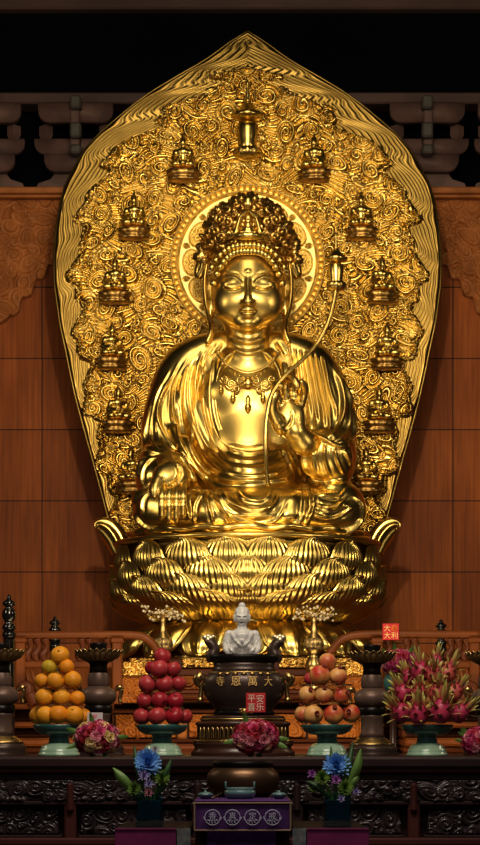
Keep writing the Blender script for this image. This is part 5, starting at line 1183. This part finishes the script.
def side_table(x0, x1, label, lab2, m0, m1):
    Y = -10.95; s = S(Y); z = Z_(828, Y); c = (X_(x0, Y) + X_(x1, Y)) / 2; w = (x1 - x0) / s
    t = thing('low_side_table', (c, Y + .45, 0), label, 'side table'); mk('table_top', box((c, Y + .46, z - .025), (w, .9, .045), .008), TABD, t, smooth=False)
    for x in (-1, 1):
        for y in (.08, .84): mk('leg', box((c + x * (w / 2 - .05), Y + y, (z - .045) / 2), (.05, .05, z - .045), .008), TABD, t, smooth=False)
    o = thing('magenta_cloth', (c, Y, z - .4), lab2, 'cloth'); c = (X_(m0, Y) + X_(m1, Y)) / 2; w = (m1 - m0) / s; mk('cloth_front', box((c, Y - .006, z - .14), (w, .008, .28), .002), MAG, o, smooth=False); mk('cloth_edge', box((c, Y - .011, z - .004), (w, .006, .008), .001), MAG, o, smooth=False)
    return z
ZS = side_table(115, 191, 'low table left of the front bench, carrying a glass vase', 'magenta cloth over the front of the low table left of the bench', 115, 176); side_table(292, 369, 'low table right of the front bench, carrying a glass vase', 'magenta cloth over the front of the low table right of the bench', 307, 369)
# bowl, celadon burner and lids on the bench
def bowl():
    Y = -10.15; s = S(Y); c = Q(243, 800, Y); c[2] = BT; z = lambda y: Z_(y, Y) - BT
    t = thing('bronze_bowl', c, 'large round brown bronze bowl behind the purple cloth', 'bowl'); mk('bowl_body', lathe(c, [(24 / s, 0), (27 / s, z(796)), (34 / s, z(789)), (36.5 / s, z(781)), (35.5 / s, z(774)), (31 / s, z(769)), (28.5 / s, z(767))], 64), BRONZBW, t)
    mk('bowl_rim', lathe(c, [(28 / s, z(768)), (30 / s, z(766)), (30.5 / s, z(762)), (29 / s, z(761)), (26 / s, z(764)), (.5 / s, z(764))], 64), BRONZK, t)
BRONZBW = mat('brown_bowl_bronze', (.10, .055, .03), (.15, .085, .045), 4, .36, .7)
bowl()
def burner():
    Y = -10.62; s = S(Y); c = Q(240, 803, Y); c[2] = BT + .007; z = lambda y: (803 - y) / s
    t = thing('celadon_burner', c, 'small blue-green celadon incense burner with upright handles on the purple cloth', 'incense burner'); mk('burner_body', lathe(c, [(a / s, z(b)) for a, b in ((12, 803), (14, 801), (16, 798), (15.5, 795), (13.5, 793.4), (14.5, 792), (13.5, 791.6), (10, 793), (.5, 793))], 40), CELB, t)
    for sx in (-1, 1): mk('burner_handle', box(c + np.array([sx * 14.3 / s, 0, z(789.5)]), (2.2 / s, .03, 8 / s), .004), CELB, t)
    for k in range(3): a = -PI / 2 + k * 2 * PI / 3; mk('foot', ball(c + np.array([10 / s * math.cos(a), 10 / s * math.sin(a), .008]), (.014, .014, .012), 10, 7), CELB, t)
CELB = mat('blue_celadon', (.10, .19, .20), (.14, .25, .25), 8, .25, coat=.6)
burner()
def cup(px, label):
    Y = -10.65; s = S(Y); c = Q(px, 800, Y); c[2] = BT + .0075; t = thing('celadon_cup', c, label, 'cup'); mk('cup_body', lathe(c, [(4 / s, 0), (6.5 / s, 2 / s), (8.4 / s, 4 / s), (8.6 / s, 4.6 / s), (7.8 / s, 4.4 / s)], 32), CELB, t); mk('cup_lid', lathe(c, [(8 / s, 4.4 / s), (6.5 / s, 5.8 / s), (3 / s, 6.8 / s), (1.2 / s, 7.2 / s), (1.0 / s, 8.4 / s), (.2 / s, 8.6 / s)], 32), CELB, t)
cup(205.5, 'small lidded celadon cup at the left end of the purple cloth'); cup(279, 'small lidded celadon cup at the right end of the purple cloth')
tag(mk('incense_spoon', tube([Q(212, 801, -10.7) + np.array([0, 0, .012]), Q(222, 795.5, -10.6) + np.array([0, 0, .012])], [.006, .004], 8, 3), BRONZBW), 'thin bronze spoon lying beside the left celadon cup', 'spoon')
# ------------------------------------------------------------------ glass vases with flowers
GLASS = mat('blue_tinted_glass', (.35, .62, .75), None, rough=.04, trans=1, ior=1.45); WATER = mat('dark_blue_water', (.035, .13, .17), None, rough=.2, trans=.25, ior=1.33)
BLUE = [mat('blue_petals', (.14, .36, .78), (.24, .48, .85), 30, .55), mat('lavender_petals', (.30, .26, .55), (.42, .36, .62), 30, .55), mat('mauve_petals', (.34, .10, .42), (.45, .18, .50), 30, .55), mat('pale_white_petals', (.55, .52, .56), None, rough=.6), mat('green_petals', (.13, .24, .03), (.20, .32, .06), 30, .55), mat('dull_pink_petals', (.42, .16, .24), None, rough=.6)]
YV = -10.75
def vase(px, label):
    s = S(YV); c = Q(px, 828, YV); c[2] = ZS; w = 27 / s; h = Z_(794, YV) - ZS
    t = thing('glass_vase', c, label, 'vase', 'square glass vases'); k = w / 2; i = k - .007; b0 = .03
    V = [(x * k, y * k, 0) for x, y in ((-1, -1), (1, -1), (1, 1), (-1, 1))] + [(x * k, y * k, h) for x, y in ((-1, -1), (1, -1), (1, 1), (-1, 1))] + [(x * i, y * i, b0) for x, y in ((-1, -1), (1, -1), (1, 1), (-1, 1))] + [(x * i, y * i, h) for x, y in ((-1, -1), (1, -1), (1, 1), (-1, 1))]
    F = [(3, 2, 1, 0), (8, 9, 10, 11)] + [(a, (a + 1) % 4, (a + 1) % 4 + 4, a + 4) for a in range(4)] + [(8 + (a + 1) % 4, 8 + a, 12 + a, 12 + (a + 1) % 4) for a in range(4)] + [(4 + a, 4 + (a + 1) % 4, 12 + (a + 1) % 4, 12 + a) for a in range(4)]
    mk('glass', (np.array(V) + c, F), GLASS, t, smooth=False); mk('water', box(c + np.array([0, 0, b0 + .001 + h * .3]), (2 * i - .004, 2 * i - .004, h * .6)), WATER, t, smooth=False)
vase(150, 'square glass vase on the low table left of the front bench'); vase(337, 'square glass vase on the low table right of the front bench')
def mum(r, seed, n=70):
    r_ = np.random.default_rng(seed); V, F, k = [], [], 0; gold = PI * (3 - math.sqrt(5))
    for i in range(n):
        q = (i + .5) / n; a = i * gold; el = PI / 2 * (1 - q) * .95 + r_.uniform(-.1, .1) - .1; L = r * (.55 + .5 * q) * r_.uniform(.85, 1.1); nv, nu = 5, 3
        u = np.linspace(-1, 1, nu)[:, None]; v = np.linspace(0, 1, nv)[None, :]; w = r * .105 * np.sin(PI * (.2 + .65 * v)); e = el + .25 * v
        x = L * v * np.cos(e); z = L * v * np.sin(e); y = u * w
        V.append(np.stack([x * math.cos(a) - y * math.sin(a), x * math.sin(a) + y * math.cos(a), z - .03 * r * u ** 2], -1).reshape(-1, 3)); F += (gridF(nu, nv) + k).tolist(); k += nu * nv
    return np.concatenate(V), F
def flower(px, py, r, m, vx, label, kind='chrysanthemum', dy=0.0, look=(0, -1, .35), group=None, n=70):
    s = S(YV + dy); c = Q(px, py, YV + dy); t = thing(kind, c, label, 'flower', group); M = Vector(look).to_track_quat('Z', 'Y').to_matrix().to_4x4()
    o = mk('petals', mum(r / s, int(px * 7 + py), n), BLUE[m], None, origin=(0, 0, 0)); o.parent = t; o.matrix_local = M
    e = Q(vx, 822, YV); e[2] = ZS + .05; o = mk('stem', tube([c + np.array([0, .01, -.006]), c * .5 + Q(vx, 795, YV) * .5 + np.array([0, .0, .0]), Q(vx, 797, YV), e], .0045, 6, 4), GREEN, t)
def leafy(px, py, bx, by, w, label, m, bend=0, dy=0.0):
    s = S(YV + dy); A, B = Q(bx, by, YV), Q(px, py, YV + dy); n, nu = 14, 5; C = crom([A, (A + B) / 2 + np.array([bend / s, -.02, .01]), B], 7); D = B - A; Nn = np.array([D[2], 0, -D[0]]); Nn /= np.linalg.norm(Nn); V = []
    for i, c in enumerate(C):
        q = i / (len(C) - 1)
        for u in np.linspace(-1, 1, nu): V.append(c + Nn * u * (w / s) * math.sin(PI * min(.98, .10 + .90 * q)) ** .7 + np.array([0, -.012 * (1 - u * u), 0]))
    t = thing('leaf_sprig', A, label, 'leaf'); mk('leaf_blade', (np.array(V), gridF(len(C), nu)), m, t); mk('leaf_stalk', tube([A, np.array([A[0] * .4 + .6 * X_(150 if px < 240 else 337, YV), YV, A[2] - .05]), np.array([X_(150 if px < 240 else 337, YV), YV, ZS + .05])], .004, 6, 4), m, t)
BG = 'large blue chrysanthemums in the glass vases'
flower(148, 763, 15, 0, 150, 'large pale blue chrysanthemum in the left glass vase', group=None, n=130); flower(336.5, 766, 14, 0, 337, 'large blue chrysanthemum in the right glass vase', n=130)
flower(144, 776, 7, 1, 148, 'small lavender flower just under the blue chrysanthemum, left vase', 'small_flower', -.05, n=36); flower(149, 784, 6, 1, 149, 'pale lavender flower low in the left vase', 'small_flower', -.06, n=36); flower(149, 793, 5.5, 5, 150, 'dull pink flower at the rim of the left vase', 'small_flower', -.09, n=36)
flower(155, 750, 5.5, 3, 151, 'small white flower above the blue chrysanthemum, left vase', 'small_flower', .02, n=36)
flower(162, 778, 8.5, 4, 154, 'green pompon flower right of the lavender ones, left vase', 'green_pompon', -.02, n=90); flower(134, 789, 8, 4, 146, 'green pompon flower at the left side of the left vase', 'green_pompon', -.02, n=90)
flower(312, 774, 5.5, 2, 332, 'mauve flower at the left side of the right vase', 'small_flower', 0, n=36); flower(336, 780, 6, 2, 337, 'mauve flower under the blue chrysanthemum, right vase', 'small_flower', -.06, n=36)
flower(322, 778, 9, 4, 333, 'green pompon flower left of the mauve one, right vase', 'green_pompon', -.02, n=90); flower(345, 788, 9, 4, 340, 'green pompon flower at the right rim of the right vase', 'green_pompon', -.04, n=90); flower(313, 788, 6, 4, 331, 'small green pompon flower low at the left of the right vase', 'green_pompon', 0, n=60)
flower(356, 792, 5, 1, 343, 'pale lavender flower hanging at the right of the right vase', 'small_flower', -.02, n=36); flower(341, 799, 5, 1, 338, 'pale lavender flower pressed against the glass of the right vase', 'small_flower', -.085, n=30)
for a in ((113, 768, 137, 797, 5.2, 'broad light green leaf reaching left out of the left vase', GREEN, -1), (134, 745, 143, 790, 3.2, 'upright dark leaf behind the blue chrysanthemum, left vase', GREEND, -1, .05), (172, 758, 156, 792, 3.0, 'dark leaf reaching up right from the left vase', GREEND, 2), (170, 775, 157, 795, 3.4, 'dark leaf beside the green pompon, left vase', GREEND, 1), (131, 800, 142, 797, 2.6, 'small leaf drooping at the left rim of the left vase', GREEND, 0),
          (361, 749, 346, 792, 4.6, 'tall broad leaf at the right of the right vase', GREEN, 3), (353, 742, 343, 790, 3.0, 'tall narrow dark leaf behind the blue chrysanthemum, right vase', GREEND, 1, .05), (331, 746, 334, 785, 2.2, 'thin dark leaf above the blue chrysanthemum, right vase', GREEND, -1, .06), (346, 752, 341, 786, 3.2, 'dark leaf right of the blue chrysanthemum, right vase', GREEND, 2, .03), (359, 772, 347, 795, 3.8, 'mid green leaf low at the right of the right vase', GREEN, 1), (307, 781, 328, 797, 3.2, 'dark leaf reaching left out of the right vase', GREEND, 0)): leafy(*a)
md = mandorla()
rq = bpy.data.objects.get('reliquary'); bpy.data.objects.remove(rq)
reliquary_parts(247.5, mand_y(0, 100) - .14, 1.0, 152, md, GOLD)
throne()
st = statue()
j = reliquary_parts(336, -.74, .72, 285, st)
